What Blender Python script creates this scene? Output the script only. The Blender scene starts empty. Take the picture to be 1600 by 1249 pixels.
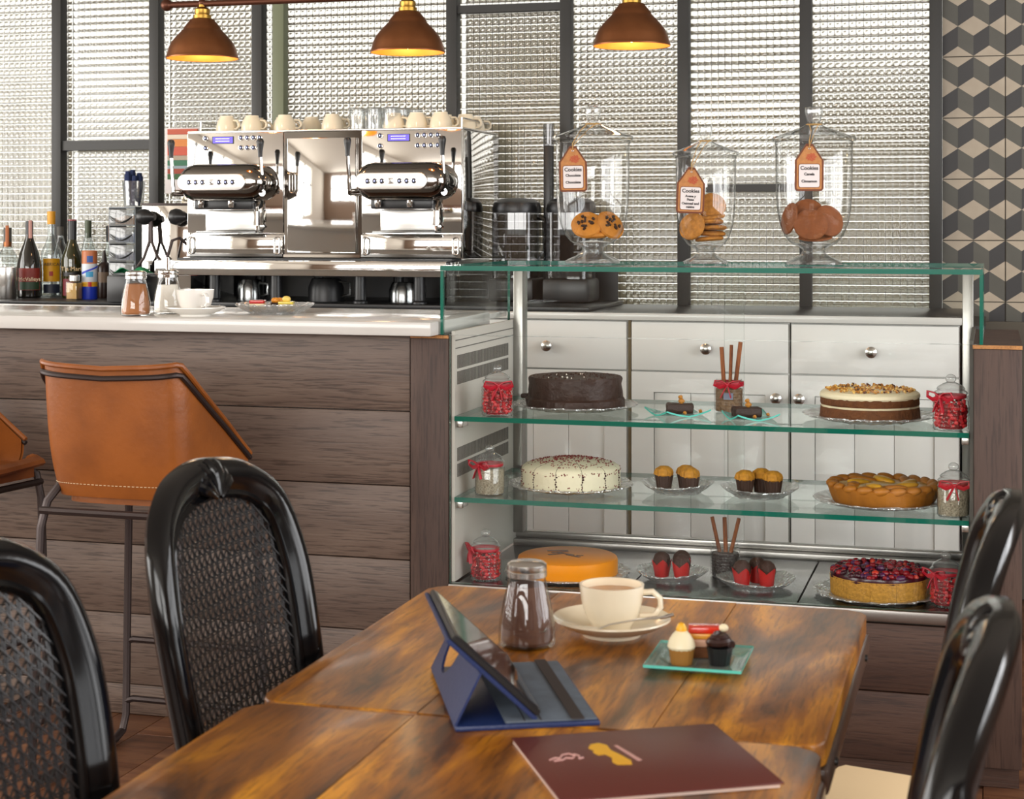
import bpy, bmesh, math, random
import numpy as np
from mathutils import Vector, Matrix, Euler, noise

scene = bpy.context.scene
C = scene.collection
R = math.radians
PI = math.pi

# ------------------------------------------------------------------ camera
cam_d = bpy.data.cameras.new('camera')
cam = bpy.data.objects.new('camera', cam_d)
C.objects.link(cam)
scene.camera = cam
cam.location = (0, 0, 1.30)
cam.rotation_euler = (R(90), 0, math.atan(750 / 2650))
cam_d.sensor_width = 36
cam_d.lens = 2650 / 1600 * 36
cam_d.shift_y = -(624.5 - 350) / 1600
cam_d.clip_start = 0.05
cam_d.dof.use_dof = True
cam_d.dof.focus_distance = 4.5
cam_d.dof.aperture_fstop = 13.0

# ------------------------------------------------------------------ world, lights, exposure
w = bpy.data.worlds.new('world')
scene.world = w
w.use_nodes = True
w.node_tree.nodes['Background'].inputs[0].default_value = (1.0, 0.97, 0.90, 1)
w.node_tree.nodes['Background'].inputs[1].default_value = 0.95

def area(name, loc, rot, sx, sy, power, col=(1, 0.97, 0.93)):
    d = bpy.data.lights.new(name, 'AREA')
    d.shape = 'RECTANGLE'; d.size = sx; d.size_y = sy; d.energy = power; d.color = col
    o = bpy.data.objects.new(name, d); C.objects.link(o)
    o.location = loc; o.rotation_euler = rot
    return o
area('daylight_street_windows', (-1.6, -3.12, 2.0), (R(90), 0, 0), 6.0, 1.5, 235, (1, 0.98, 0.95))
area('daylight_side_windows', (-5.62, 2.4, 1.7), (R(90), 0, R(-90)), 5.0, 2.0, 190, (1, 0.97, 0.93))
area('daylight_terrace_windows', (2.72, 2.4, 1.7), (R(90), 0, R(90)), 5.0, 2.0, 150, (0.96, 0.97, 1))
vs = scene.view_settings
vs.view_transform = 'Standard'; vs.look = 'None'; vs.gamma = 1; vs.use_curve_mapping = False
vs.exposure = 0.3
cy = scene.cycles
cy.max_bounces = 10; cy.diffuse_bounces = 4; cy.glossy_bounces = 5; cy.transmission_bounces = 8
cy.transparent_max_bounces = 40; cy.sample_clamp_indirect = 6; cy.use_denoising = True
cy.caustics_reflective = False

# ------------------------------------------------------------------ materials
MATS = {}
def nt(name):
    m = bpy.data.materials.new(name); m.use_nodes = True
    MATS[name] = m
    return m, m.node_tree.nodes, m.node_tree.links, m.node_tree.nodes['Principled BSDF']
def s4(c): return (c[0], c[1], c[2], 1)
def hx(h):
    v = [int(h[i:i + 2], 16) / 255 for i in (0, 2, 4)]
    return tuple(x / 12.92 if x <= .04045 else ((x + .055) / 1.055) ** 2.4 for x in v)
def pm(name, col, rough=.5, metal=0, bump=0, bscale=40, var=0, vscale=8, coat=0, spec=None, emit=None, estr=1, trans=0, stretch=(1, 1, 1)):
    """plain principled with optional noise bump / colour variation"""
    if name in MATS: return MATS[name]
    m, n, l, b = nt(name)
    if isinstance(col, str): col = hx(col)
    b.inputs['Base Color'].default_value = s4(col)
    b.inputs['Roughness'].default_value = rough
    b.inputs['Metallic'].default_value = metal
    if coat: b.inputs['Coat Weight'].default_value = coat; b.inputs['Coat Roughness'].default_value = .06
    if spec is not None: b.inputs['Specular IOR Level'].default_value = spec
    if emit: b.inputs['Emission Color'].default_value = s4(emit); b.inputs['Emission Strength'].default_value = estr
    if trans: b.inputs['Transmission Weight'].default_value = trans
    tc = n.new('ShaderNodeTexCoord'); mp = n.new('ShaderNodeMapping'); mp.inputs['Scale'].default_value = stretch
    l.new(tc.outputs['Object'], mp.inputs[0])
    if bump:
        t = n.new('ShaderNodeTexNoise'); t.inputs['Scale'].default_value = bscale; t.inputs['Detail'].default_value = 4
        bp = n.new('ShaderNodeBump'); bp.inputs['Strength'].default_value = bump; bp.inputs['Distance'].default_value = .004
        l.new(mp.outputs[0], t.inputs[0]); l.new(t.outputs[0], bp.inputs['Height']); l.new(bp.outputs[0], b.inputs['Normal'])
    if var:
        t2 = n.new('ShaderNodeTexNoise'); t2.inputs['Scale'].default_value = vscale; t2.inputs['Detail'].default_value = 5
        mx = n.new('ShaderNodeMixRGB'); mx.blend_type = 'MULTIPLY'; mx.inputs[0].default_value = var
        rp = n.new('ShaderNodeValToRGB'); rp.color_ramp.elements[0].position = .35; rp.color_ramp.elements[1].position = .65
        rp.color_ramp.elements[0].color = (.35, .3, .26, 1)
        l.new(mp.outputs[0], t2.inputs[0]); l.new(t2.outputs[0], rp.inputs[0]); l.new(rp.outputs[0], mx.inputs[2])
        mx.inputs[1].default_value = s4(col); l.new(mx.outputs[0], b.inputs['Base Color'])
    return m
def wood(name, cols, axis=0, scale=1.0, rough=.45, coat=0, pores=.5, bump=.25, contrast=(.3, .7), along=.12):
    m, n, l, b = nt(name)
    tc = n.new('ShaderNodeTexCoord'); oi = n.new('ShaderNodeObjectInfo')
    ad = n.new('ShaderNodeVectorMath'); ad.operation = 'ADD'
    ml = n.new('ShaderNodeVectorMath'); ml.operation = 'SCALE'; ml.inputs[0].default_value = (7.3, 5.1, 9.7)
    l.new(oi.outputs['Random'], ml.inputs['Scale'])
    l.new(tc.outputs['Object'], ad.inputs[0]); l.new(ml.outputs[0], ad.inputs[1])
    def noise_at(sc, al, det, dist=0):
        mp = n.new('ShaderNodeMapping'); v = [sc, sc, sc]; v[axis] = sc * al; mp.inputs['Scale'].default_value = v
        t = n.new('ShaderNodeTexNoise'); t.inputs['Scale'].default_value = 1; t.inputs['Detail'].default_value = det
        t.inputs['Distortion'].default_value = dist; t.inputs['Roughness'].default_value = .6
        l.new(ad.outputs[0], mp.inputs[0]); l.new(mp.outputs[0], t.inputs[0]); return t.outputs[0]
    a = noise_at(14 * scale, along, 6, .6)
    rp = n.new('ShaderNodeValToRGB'); el = rp.color_ramp.elements
    el[0].position = contrast[0]; el[0].color = s4(hx(cols[0])); el[1].position = contrast[1]; el[1].color = s4(hx(cols[-1]))
    if len(cols) == 3:
        e = el.new((contrast[0] + contrast[1]) / 2); e.color = s4(hx(cols[1]))
    l.new(a, rp.inputs[0])
    p = noise_at(250 * scale, along * .42, 3)
    rq = n.new('ShaderNodeValToRGB'); rq.color_ramp.elements[0].position = .38; rq.color_ramp.elements[1].position = .48
    rq.color_ramp.elements[0].color = (.3, .26, .24, 1)
    l.new(p, rq.inputs[0])
    mx = n.new('ShaderNodeMixRGB'); mx.blend_type = 'MULTIPLY'; mx.inputs[0].default_value = pores
    l.new(rp.outputs[0], mx.inputs[1]); l.new(rq.outputs[0], mx.inputs[2]); l.new(mx.outputs[0], b.inputs['Base Color'])
    bp = n.new('ShaderNodeBump'); bp.inputs['Strength'].default_value = bump; bp.inputs['Distance'].default_value = .002
    l.new(p, bp.inputs['Height']); l.new(bp.outputs[0], b.inputs['Normal'])
    b.inputs['Roughness'].default_value = rough
    if coat: b.inputs['Coat Weight'].default_value = coat; b.inputs['Coat Roughness'].default_value = .12
    return m
def thin_glass(name, tint=(1, 1, 1), base=.03, gloss=1.0, rough=0.0, bump=0, bscale=60, white=0, voro=False, edge=None):
    """clear glassware: see-through with fresnel reflection, optional pressed relief and diffuse white share"""
    m = bpy.data.materials.new(name); m.use_nodes = True; MATS[name] = m
    n, l = m.node_tree.nodes, m.node_tree.links
    n.remove(n['Principled BSDF'])
    tr = n.new('ShaderNodeBsdfTransparent'); tr.inputs[0].default_value = s4(tint)
    gl = n.new('ShaderNodeBsdfGlossy'); gl.inputs['Roughness'].default_value = rough
    lw = n.new('ShaderNodeLayerWeight'); lw.inputs[0].default_value = .5
    pw = n.new('ShaderNodeMath'); pw.operation = 'POWER'; pw.inputs[1].default_value = 4.5
    l.new(lw.outputs['Facing'], pw.inputs[0])
    mu = n.new('ShaderNodeMath'); mu.operation = 'MULTIPLY_ADD'; mu.inputs[1].default_value = .8 * gloss; mu.inputs[2].default_value = base + .035 * gloss
    mu.use_clamp = True
    l.new(pw.outputs[0], mu.inputs[0])
    mix = n.new('ShaderNodeMixShader'); l.new(mu.outputs[0], mix.inputs[0]); l.new(tr.outputs[0], mix.inputs[1]); l.new(gl.outputs[0], mix.inputs[2])
    out = mix.outputs[0]
    if edge:   # thicker glass at grazing angles
        lw2 = n.new('ShaderNodeLayerWeight'); lw2.inputs[0].default_value = .35
        rp = n.new('ShaderNodeValToRGB'); rp.color_ramp.elements[0].color = s4(tint); rp.color_ramp.elements[1].color = s4(edge)
        rp.color_ramp.elements[0].position = .45; rp.color_ramp.elements[1].position = .93
        l.new(lw2.outputs['Facing'], rp.inputs[0]); l.new(rp.outputs[0], tr.inputs[0])
    if bump:
        tc = n.new('ShaderNodeTexCoord')
        t = n.new('ShaderNodeTexVoronoi' if voro else 'ShaderNodeTexNoise'); t.inputs['Scale'].default_value = bscale
        l.new(tc.outputs['Object'], t.inputs[0])
        bp = n.new('ShaderNodeBump'); bp.inputs['Strength'].default_value = bump; bp.inputs['Distance'].default_value = .004
        l.new(t.outputs[0], bp.inputs['Height']); l.new(bp.outputs[0], gl.inputs['Normal']); l.new(bp.outputs[0], lw.inputs['Normal'])
    if white:  # in clear glass this white stands in for bright refracted light
        df = n.new('ShaderNodeBsdfDiffuse'); df.inputs[0].default_value = (.9, .92, .92, 1)
        m2 = n.new('ShaderNodeMixShader'); m2.inputs[0].default_value = white
        l.new(out, m2.inputs[1]); l.new(df.outputs[0], m2.inputs[2]); out = m2.outputs[0]
    l.new(out, n['Material Output'].inputs[0])
    return m

M_FRAME = pm('dark_grey_frame_paint', '2b2a28', .5)
M_OLIVE = pm('olive_post_paint', '6d7258', .5)
M_WALL = pm('plaster_wall', 'cfc8bc', .8)
M_CEIL = pm('ceiling_paint', 'b8b0a4', .8)
M_DARKWALL = pm('brown_wall_paint', '9a8472', .7)
M_FLOORBASE = pm('floor_base', '2b1c14', .8)
M_FLOOR = wood('floor_oak', ('4a2c1b', '6b432b', '835a3c'), 0, 1, .4, 0, .5)
M_BAR = wood('grey_brown_oak', ('57453b', '625045', '705e52'), 0, .8, .48, 0, .7, .35)
M_POST = wood('brown_oak_upright', ('3f2d26', '4c382f', '5a463b'), 2, .9, .58, 0, .55, .35)
M_CASEWOOD = wood('dark_brown_oak', ('35221a', '432c21', '523a2d'), 0, .8, .55, 0, .55, .3)
M_EDGEWOOD = wood('raw_wood_edge', ('a06a34', 'c48a4c'), 1, 1, .5)
M_TABLE = wood('amber_table_wood', ('452408', '965a0e', 'dc9414'), 1, .8, .36, .10, .55, .18, (.36, .64), .2)
M_TABLEDK = wood('dark_table_edge', ('33221a', '5a4030'), 1, 1, .3, .4)
M_BLACK = pm('black_lacquer', (.003, .003, .0035), .13, spec=.35)
M_CANE = pm('black_cane', (.02, .02, .021), .28)
M_BLACKPL = pm('black_plastic', (.012, .012, .013), .35)
M_SMOKE = thin_glass('smoked_plastic', (.5, .5, .51), .04, 1)
M_LEATHER = pm('tan_leather', '93521f', .38, bump=.15, bscale=90, var=.45, vscale=9)
M_STITCH = pm('pale_thread', 'd9c4a0', .7)
M_TUBE = pm('dark_steel_tube', '3c3230', .4, .6)
M_CHROME = pm('polished_chrome', (.78, .77, .75), .05, 1, bump=.05, bscale=5)
M_CHROMEDK = pm('dark_chrome', (.25, .235, .22), .08, 1)
M_STEEL = pm('brushed_steel', (.62, .60, .57), .25, 1)
M_STEELDK = pm('dark_steel_tray', (.27, .28, .28), .18, 1)
M_COPPER = pm('aged_copper', '96603c', .36, .85, var=.3, vscale=12)
M_COPPERIN = pm('copper_inside', 'd58c34', .4, .3)
M_BRASS = pm('brass', 'a8843f', .35, 1)
M_PIPE = pm('bronze_pipe', '5a3526', .4, .7)
M_BULB = pm('lit_bulb', (1, .8, .5), .3, emit=(1, .72, .36), estr=9)
M_MARBLE = pm('white_marble', 'd2cfca', .14, var=.12, vscale=3)
M_WHITE = pm('white_cabinet_paint', 'dedbd7', .4)
M_GAP = pm('brown_gap_filler', '7a6a4c', .6)
M_CASEWHITE = pm('case_white_metal', 'cfcac0', .4)
M_SLOT = pm('vent_slot', '57544e', .6)
M_CLEAR = thin_glass('clear_sheet_glass', (.99, 1, .997), .003, .35)
M_GREEN = pm('green_glass_edge', '00604f', .12, spec=.6)
M_SHELF = thin_glass('shelf_glass', (.93, .99, .97), .03, .8)
M_JAR = thin_glass('clear_jar_glass', (.985, .99, .985), .03, 1.3, edge=(.50, .53, .53))
M_JARHEAVY = thin_glass('thick_jar_glass', (.94, .95, .95), .07, 1.5, bump=.25, bscale=30, edge=(.42, .46, .46), white=.04)
M_PRESSED = thin_glass('pressed_glass', (.93, .94, .94), .24, 1.2, .03, 1.0, 130, .13, True)
M_PRESSJAR = thin_glass('diamond_glass', (.97, .97, .97), .015, 1.0, .02, edge=(.55, .57, .57))
M_TEAL = thin_glass('teal_glass', (.55, .9, .86), .05, 1.0, .02, white=.12)
M_TEALEDGE = pm('teal_glass_edge', '58c9b8', .15)
M_CREAM = pm('cream_china', 'e9dcc2', .14, coat=.4)
M_WCHINA = pm('white_china', 'efebe4', .14, coat=.4)
M_COFFEE = pm('milky_coffee', 'c08a55', .3, var=.3, vscale=40)
M_COCOA = pm('cocoa_powder', '5b3a2a', .8, bump=.3, bscale=60, var=.3)
M_COCOA2 = pm('cinnamon_powder', 'a5693c', .8, bump=.3, bscale=60, var=.3)
M_SUGAR = pm('sugar', 'efe8dc', .7, bump=.3, bscale=150)
M_RED = pm('red_ribbon', 'b8142c', .45)
M_REDSWEET = pm('red_sweets', 'c81c2a', .2, bump=1, bscale=130, var=.5, vscale=110)
M_SPRINKLE = pm('pale_sprinkles', 'b9b099', .6, bump=1, bscale=220, var=.75, vscale=260)
M_BEANS = pm('dark_beans', '2a1b15', .4, bump=1, bscale=160, var=.5, vscale=150)
M_NUTS = pm('brown_nut_mix', '8a6a48', .6, bump=1, bscale=160, var=.7, vscale=140)
M_CINN = wood('cinnamon_bark', ('5e3016', '8a4c22', 'a8653a'), 2, 2, .7)
M_CHOC = pm('dark_chocolate_icing', '362016', .55, bump=.9, bscale=60, var=.3, vscale=30)
M_CHOCCRUMB = pm('chocolate_crumb', '402519', .7, bump=.8, bscale=140)
M_SPONGE = pm('carrot_sponge', '6e3f18', .8, bump=.9, bscale=120, var=.45, vscale=60)
M_ICING = pm('cream_icing', 'efe3bf', .4, bump=.15, bscale=50)
M_NUT = pm('chopped_nuts', 'b97c2c', .6); M_NUTDK = pm('dark_nuts', '5a2f18', .6); M_NUTLT = pm('pale_nuts', 'e2b866', .6)
M_VELV = pm('ivory_frosting', 'efe6c6', .5, bump=.3, bscale=70)
M_VELVCUT = pm('dark_red_sponge', '3c1512', .8, bump=.6, bscale=120)
M_REDCRUMB = pm('red_crumbs', '7a1c18', .7)
M_ORANGE = pm('orange_glaze', 'f59500', .35, spec=.12)
M_BOARD = pm('gold_cake_board', 'b58a3c', .5)
M_CRUST = pm('baked_crust', 'bb7624', .5, bump=.4, bscale=60, var=.5, vscale=22)
M_FILL = pm('yellow_apple_filling', 'dfa52c', .35, bump=.5, bscale=50, var=.4, vscale=26)
M_CHEESE = pm('biscuit_crumb_crust', 'd29a3c', .8, bump=1, bscale=170, var=.4, vscale=130)
M_B1 = pm('berry_red', '8c101c', .2); M_B2 = pm('berry_dark', '3c0f1c', .2); M_B3 = pm('berry_bright', 'd03a28', .25); M_B4 = pm('berry_purple', '54204a', .25)
M_CASEBR = pm('brown_paper_case', '3c2417', .6); M_MUFFIN = pm('golden_muffin_top', 'dc982a', .7, bump=1, bscale=110, var=.5, vscale=80)
M_CASERED = pm('red_tulip_paper', 'b8201c', .45)
M_COOKIE1 = pm('orange_cookie', 'd0862a', .7, bump=.6, bscale=80, var=.4, vscale=40)
M_COOKIE2 = pm('oat_cookie', 'c07f2e', .8, bump=1, bscale=110, var=.55, vscale=80)
M_COOKIE3 = pm('cinnamon_cookie', '84481c', .75, bump=.5, bscale=110, var=.3, vscale=60)
M_TAGBR = pm('tag_dark_border', '6b3412', .6); M_TAGOR = pm('tag_ginger_print', 'b97c42', .6, var=.25, vscale=120)
M_TAGLB = pm('tag_white_label', 'dcd4d2', .6); M_INK = pm('black_ink', (.02, .015, .015), .6); M_TAGRED = pm('tag_red_print', 'b0502c', .6)
M_STRING = pm('jute_string', 'c9a061', .8)
M_NAVY = pm('navy_leatherette', '1c2c58', .42, bump=.15, bscale=200)
M_SUEDE = pm('grey_suede_lining', '5a6470', .85, var=.35, vscale=30)
M_STRAPBR = pm('brown_elastic', '2e2522', .8)
M_SCREEN = pm('dark_screen_glass', (.02, .02, .025), .03, coat=1)
M_MENU = pm('burgundy_cover', '5a2119', .42)
M_PAPER = pm('page_paper', 'cbb3a6', .7)
M_GOLD = pm('gold_print', 'e0a81c', .45); M_PINK = pm('pink_print', 'c99a92', .5)
M_TILE1 = pm('tile_cream', 'a89b88', .5, var=.18, vscale=14); M_TILE2 = pm('tile_olive', '4c4a42', .5, var=.15, vscale=14)
M_TILE3 = pm('tile_charcoal', '2c2a2a', .5, var=.15, vscale=14); M_GROUT = pm('grout', '5c564c', .9)
M_SLAT = pm('blind_slat', '9a927c', .6)
M_LCD = pm('lcd_blue', (.05, .05, .3), .2, emit=(.16, .10, .85), estr=.9)
M_LCDTXT = pm('lcd_text', (.6, .6, .9), .4, emit=(.5, .5, 1), estr=1)
M_BTN = pm('button_navy', '1a1c34', .25); M_BTNLED = pm('button_led', (.5, .55, .9), .3, emit=(.45, .5, 1), estr=.8)
M_SEATC = pm('cream_upholstery', 'e3c79c', .7)

# rippled window glass
m = bpy.data.materials.new('rippled_glass'); m.use_nodes = True; MATS['rippled_glass'] = m
n_, l_ = m.node_tree.nodes, m.node_tree.links
n_.remove(n_['Principled BSDF'])
g_ = n_.new('ShaderNodeBsdfGlass'); g_.inputs['Roughness'].default_value = .0; g_.inputs['IOR'].default_value = 1.5
g_.inputs[0].default_value = (1, 1, .99, 1)
l_.new(g_.outputs[0], n_['Material Output'].inputs[0])
M_RIPPLE = m

# ------------------------------------------------------------------ mesh helpers
class MB:
    def __init__(s): s.bm = bmesh.new(); s.mi = 0
    def _mark(s, faces):
        for f in faces: f.material_index = s.mi
    def box(s, x0, x1, y0, y1, z0, z1, bev=0, seg=2, M=None):
        r = bmesh.ops.create_cube(s.bm, size=1)
        vs_ = r['verts']
        for v in vs_:
            v.co = Vector(((x0 + x1) / 2 + v.co.x * (x1 - x0), (y0 + y1) / 2 + v.co.y * (y1 - y0), (z0 + z1) / 2 + v.co.z * (z1 - z0)))
        if M is not None:
            for v in vs_: v.co = M @ v.co
        fs = set(f for v in vs_ for f in v.link_faces)
        s._mark(fs)
        if bev:
            es = list(set(e for v in vs_ for e in v.link_edges))
            r = bmesh.ops.bevel(s.bm, geom=es, offset=bev, segments=seg, affect='EDGES', profile=.5, clamp_overlap=True)
            s._mark(r['faces'])
        return s
    def lathe(s, prof, n=32, c=(0, 0, 0), rad=None, M=None):
        """prof: (r, z) list; rad: optional fn(angle, z, r) -> r"""
        rings = []
        for r, z in prof:
            if r < 1e-6: rings.append([s.bm.verts.new((c[0], c[1], c[2] + z))])
            else:
                ring = []
                for i in range(n):
                    a = 2 * PI * i / n; q = rad(a, z, r) if rad else r
                    ring.append(s.bm.verts.new((c[0] + q * math.cos(a), c[1] + q * math.sin(a), c[2] + z)))
                rings.append(ring)
        fs = []
        for A, B in zip(rings[:-1], rings[1:]):
            if len(A) == 1 and len(B) == 1: continue
            for i in range(n):
                j = (i + 1) % n
                if len(A) == 1: fs.append(s.bm.faces.new((A[0], B[j], B[i])))
                elif len(B) == 1: fs.append(s.bm.faces.new((A[i], A[j], B[0])))
                else: fs.append(s.bm.faces.new((A[i], A[j], B[j], B[i])))
        s._mark(fs)
        if M is not None:
            for ring in rings:
                for v in ring: v.co = M @ v.co
        return s
    def tube(s, pts, r, n=8, closed=False, cap=True, flat=None):
        P = [Vector(p) for p in pts]; k = len(P)
        rr = r if isinstance(r, (list, tuple)) else [r] * k
        tang = []
        for i in range(k):
            a = P[(i - 1) % k] if (closed or i) else P[i]; b = P[(i + 1) % k] if (closed or i < k - 1) else P[i]
            t = (b - a); tang.append(t.normalized() if t.length else Vector((0, 0, 1)))
        up = Vector((0, 0, 1)) if abs(tang[0].z) < .9 else Vector((1, 0, 0))
        nrm = (up - tang[0] * up.dot(tang[0])).normalized()
        rings = []
        for i in range(k):
            nrm = (nrm - tang[i] * nrm.dot(tang[i])).normalized(); bi = tang[i].cross(nrm)
            f = flat if flat else (1, 1)
            rings.append([s.bm.verts.new(P[i] + rr[i] * (f[0] * math.cos(2 * PI * j / n) * nrm + f[1] * math.sin(2 * PI * j / n) * bi)) for j in range(n)])
        fs = []
        pairs = list(zip(rings[:-1], rings[1:])) + ([(rings[-1], rings[0])] if closed else [])
        for A, B in pairs:
            for i in range(n):
                j = (i + 1) % n; fs.append(s.bm.faces.new((A[i], A[j], B[j], B[i])))
        if cap and not closed:
            fs.append(s.bm.faces.new(rings[0][::-1])); fs.append(s.bm.faces.new(rings[-1]))
        s._mark(fs); return s
    def prism(s, pts, plane, d0, d1):
        def co(p, d):
            return {'xy': (p[0], p[1], d), 'xz': (p[0], d, p[1]), 'yz': (d, p[0], p[1])}[plane]
        A = [s.bm.verts.new(co(p, d0)) for p in pts]; B = [s.bm.verts.new(co(p, d1)) for p in pts]
        fs = [s.bm.faces.new(A), s.bm.faces.new(B[::-1])]
        k = len(pts)
        for i in range(k):
            j = (i + 1) % k; fs.append(s.bm.faces.new((A[j], A[i], B[i], B[j])))
        s._mark(fs)
        return s
    def ball(s, c, r, u=12, v=8, M=None):
        rx, ry, rz = r if isinstance(r, (list, tuple)) else (r, r, r)
        prof = [(math.sin(PI * i / v), -math.cos(PI * i / v)) for i in range(v + 1)]
        prof[0] = (0, -1); prof[-1] = (0, 1)
        T = Matrix.Translation(c) @ (M if M is not None else Matrix.Identity(4)) @ Matrix.Diagonal((rx, ry, rz, 1))
        return s.lathe(prof, u, M=T)
    def grid(s, fn, nu, nv, closed_u=False):
        V = [[s.bm.verts.new(fn(i / nu, j / nv)) for i in range(nu if closed_u else nu + 1)] for j in range(nv + 1)]
        fs = []
        for j in range(nv):
            for i in range(nu):
                i2 = (i + 1) % nu if closed_u else i + 1
                fs.append(s.bm.faces.new((V[j][i], V[j][i2], V[j + 1][i2], V[j + 1][i])))
        s._mark(fs); return s
    def xf(s, M):
        for v in s.bm.verts: v.co = M @ v.co
        return s
    def mesh(s, name, mats, smooth=35):
        bmesh.ops.recalc_face_normals(s.bm, faces=s.bm.faces)
        me = bpy.data.meshes.new(name); s.bm.to_mesh(me); s.bm.free()
        for m_ in (mats if isinstance(mats, (list, tuple)) else [mats]): me.materials.append(m_)
        if smooth:
            for p in me.polygons: p.use_smooth = True
            me.set_sharp_from_angle(angle=R(smooth))
        return me
    def build(s, name, mats, parent=None, loc=(0, 0, 0), rot=(0, 0, 0), smooth=35):
        return ob(name, s.mesh(name, mats, smooth), parent, loc, rot)
def ob(name, me, parent=None, loc=(0, 0, 0), rot=(0, 0, 0)):
    o = bpy.data.objects.new(name, me); C.objects.link(o)
    o.location = loc; o.rotation_euler = rot
    if parent is not None: o.parent = parent
    return o
def tag(o, label, cat, group=None, kind=None):
    if label: o['label'] = label
    if cat: o['category'] = cat
    if group: o['group'] = group
    if kind: o['kind'] = kind
    return o
def thing(name, label, cat, loc=(0, 0, 0), rz=0, group=None):
    o = bpy.data.objects.new(name, None); C.objects.link(o)
    o.location = loc; o.rotation_euler = (0, 0, rz); o.empty_display_size = .05
    return tag(o, label, cat, group)
def dup(o, loc=None, rz=None, label=None, parent=None):
    c = o.copy(); C.objects.link(c)
    if parent is not None: c.parent = parent
    if loc is not None: c.location = loc
    if rz is not None: c.rotation_euler = (c.rotation_euler[0], c.rotation_euler[1], rz)
    if label: c['label'] = label
    for ch in list(o.children): dup(ch, parent=c)
    return c
def struct(o): o['kind'] = 'structure'; return o
def B(name, mats, parent, *a, bev=0, **k):
    return MB().box(*a, bev=bev).build(name, mats, parent, **k)
def text(name, body, size, mat, parent, loc, rot, align='CENTER', ext=.0004, bold=0):
    d = bpy.data.curves.new(name, 'FONT'); d.body = body; d.size = size; d.align_x = align; d.extrude = ext
    if bold: d.offset = bold
    d.resolution_u = 3
    d.materials.append(mat); o = bpy.data.objects.new(name, d); C.objects.link(o)
    me = bpy.data.meshes.new_from_object(o); bpy.data.objects.remove(o); bpy.data.curves.remove(d)
    return ob(name, me, parent, loc, rot)
def arc(cx, cz, r, a0, a1, n):
    return [(cx + r * math.cos(R(a0 + (a1 - a0) * i / n)), cz + r * math.sin(R(a0 + (a1 - a0) * i / n))) for i in range(n + 1)]
def rrect(x0, x1, z0, z1, r, n=4):
    return arc(x1 - r, z1 - r, r, 0, 90, n) + arc(x0 + r, z1 - r, r, 90, 180, n) + arc(x0 + r, z0 + r, r, 180, 270, n) + arc(x1 - r, z0 + r, r, 270, 360, n)
def nz(x, y=0, z=0): return noise.noise(Vector((x, y, z)))
random.seed(7)
M_GRANITE = pm('dark_granite', '1c1b1b', .3, var=.3, vscale=60)
M_UPR = pm('grey_steel_upright', (.3, .29, .27), .3, 1)
M_RAIL = pm('satin_case_steel', (.36, .34, .32), .3, 1)

# ================================================================== the setting
fl = struct(B('floor', M_FLOOR, None, -5.7, 2.8, -3.2, 6.4, -.06, -.008))
plank_mesh = {}
for i in range(34):
    x0 = -3.4 + i * .13
    off = (i * .47) % 1.2
    y = 1.4 - off
    while y < 4.0:
        y0, y1 = max(y, 1.4), min(y + 1.2, 4.07)
        if y1 - y0 > .05:
            o = B('plank', M_FLOOR, fl, x0 + .0012, x0 + .1288, y0 + .001, y1 - .001, -.012, 0, bev=.0015)
        y += 1.2
struct(B('ceiling', M_CEIL, None, -5.7, 2.8, -3.2, 6.4, 3.0, 3.1))

def wall_opening(name, mat, axis, pos, th, a0, a1, b0, b1, o0, o1, p0, p1):
    """wall in plane axis=pos, spanning a0..a1 x b0..b1 with an opening o0..o1 x p0..p1"""
    mb = MB()
    for (u0, u1, v0, v1) in ((a0, a1, b0, p0), (a0, a1, p1, b1), (a0, o0, p0, p1), (o1, a1, p0, p1)):
        if axis == 'x': mb.box(pos, pos + th, u0, u1, v0, v1)
        else: mb.box(u0, u1, pos, pos + th, v0, v1)
    return struct(mb.build(name, mat, smooth=0))
wl = wall_opening('wall_left', M_WALL, 'x', -5.6, .1, -3.2, 6.4, 0, 3, -.2, 5.0, .65, 2.75)
wr = wall_opening('wall_right', M_DARKWALL, 'x', 2.6, .1, -3.2, 6.4, 0, 3, -.2, 5.0, .65, 2.75)
wf = wall_opening('wall_front', M_DARKWALL, 'y', -3.1, .1, -5.6, 2.6, 0, 3, -4.7, 1.5, 1.2, 2.8)
for nm, wall, ax, ps, lst in (('l', wl, 'x', -5.55, (.9, 1.9, 2.9, 3.9)), ('r', wr, 'x', 2.62, (.9, 1.9, 2.9, 3.9)), ('f', wf, 'y', -3.05, (-3.7, -2.6, -1.5, -.4, .6))):
    for u in lst:
        if ax == 'x': B('mullion', M_FRAME, wall, ps, ps + .05, u - .03, u + .03, .65, 2.75)
        else: B('mullion', M_FRAME, wall, u - .04, u + .04, ps, ps + .05, 1.2, 2.8)
    if ax == 'y': B('transom', M_FRAME, wall, -4.7, 1.5, ps, ps + .05, 1.95, 2.02)
    else: B('transom', M_FRAME, wall, ps, ps + .05, -.2, 5.0, 1.95, 2.01)

# --- back wall with the rippled-glass screen
wb = MB()
wb.box(-5.6, 2.6, 6.13, 6.30, 0, .96); wb.box(-5.6, 2.6, 6.13, 6.30, 2.36, 3.0); wb.box(-5.6, -4.55, 6.13, 6.30, .96, 2.36); wb.box(-.168, 2.6, 6.165, 6.30, .96, 2.36)
wb = struct(wb.build('wall_back', M_GROUT, smooth=0))

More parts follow.
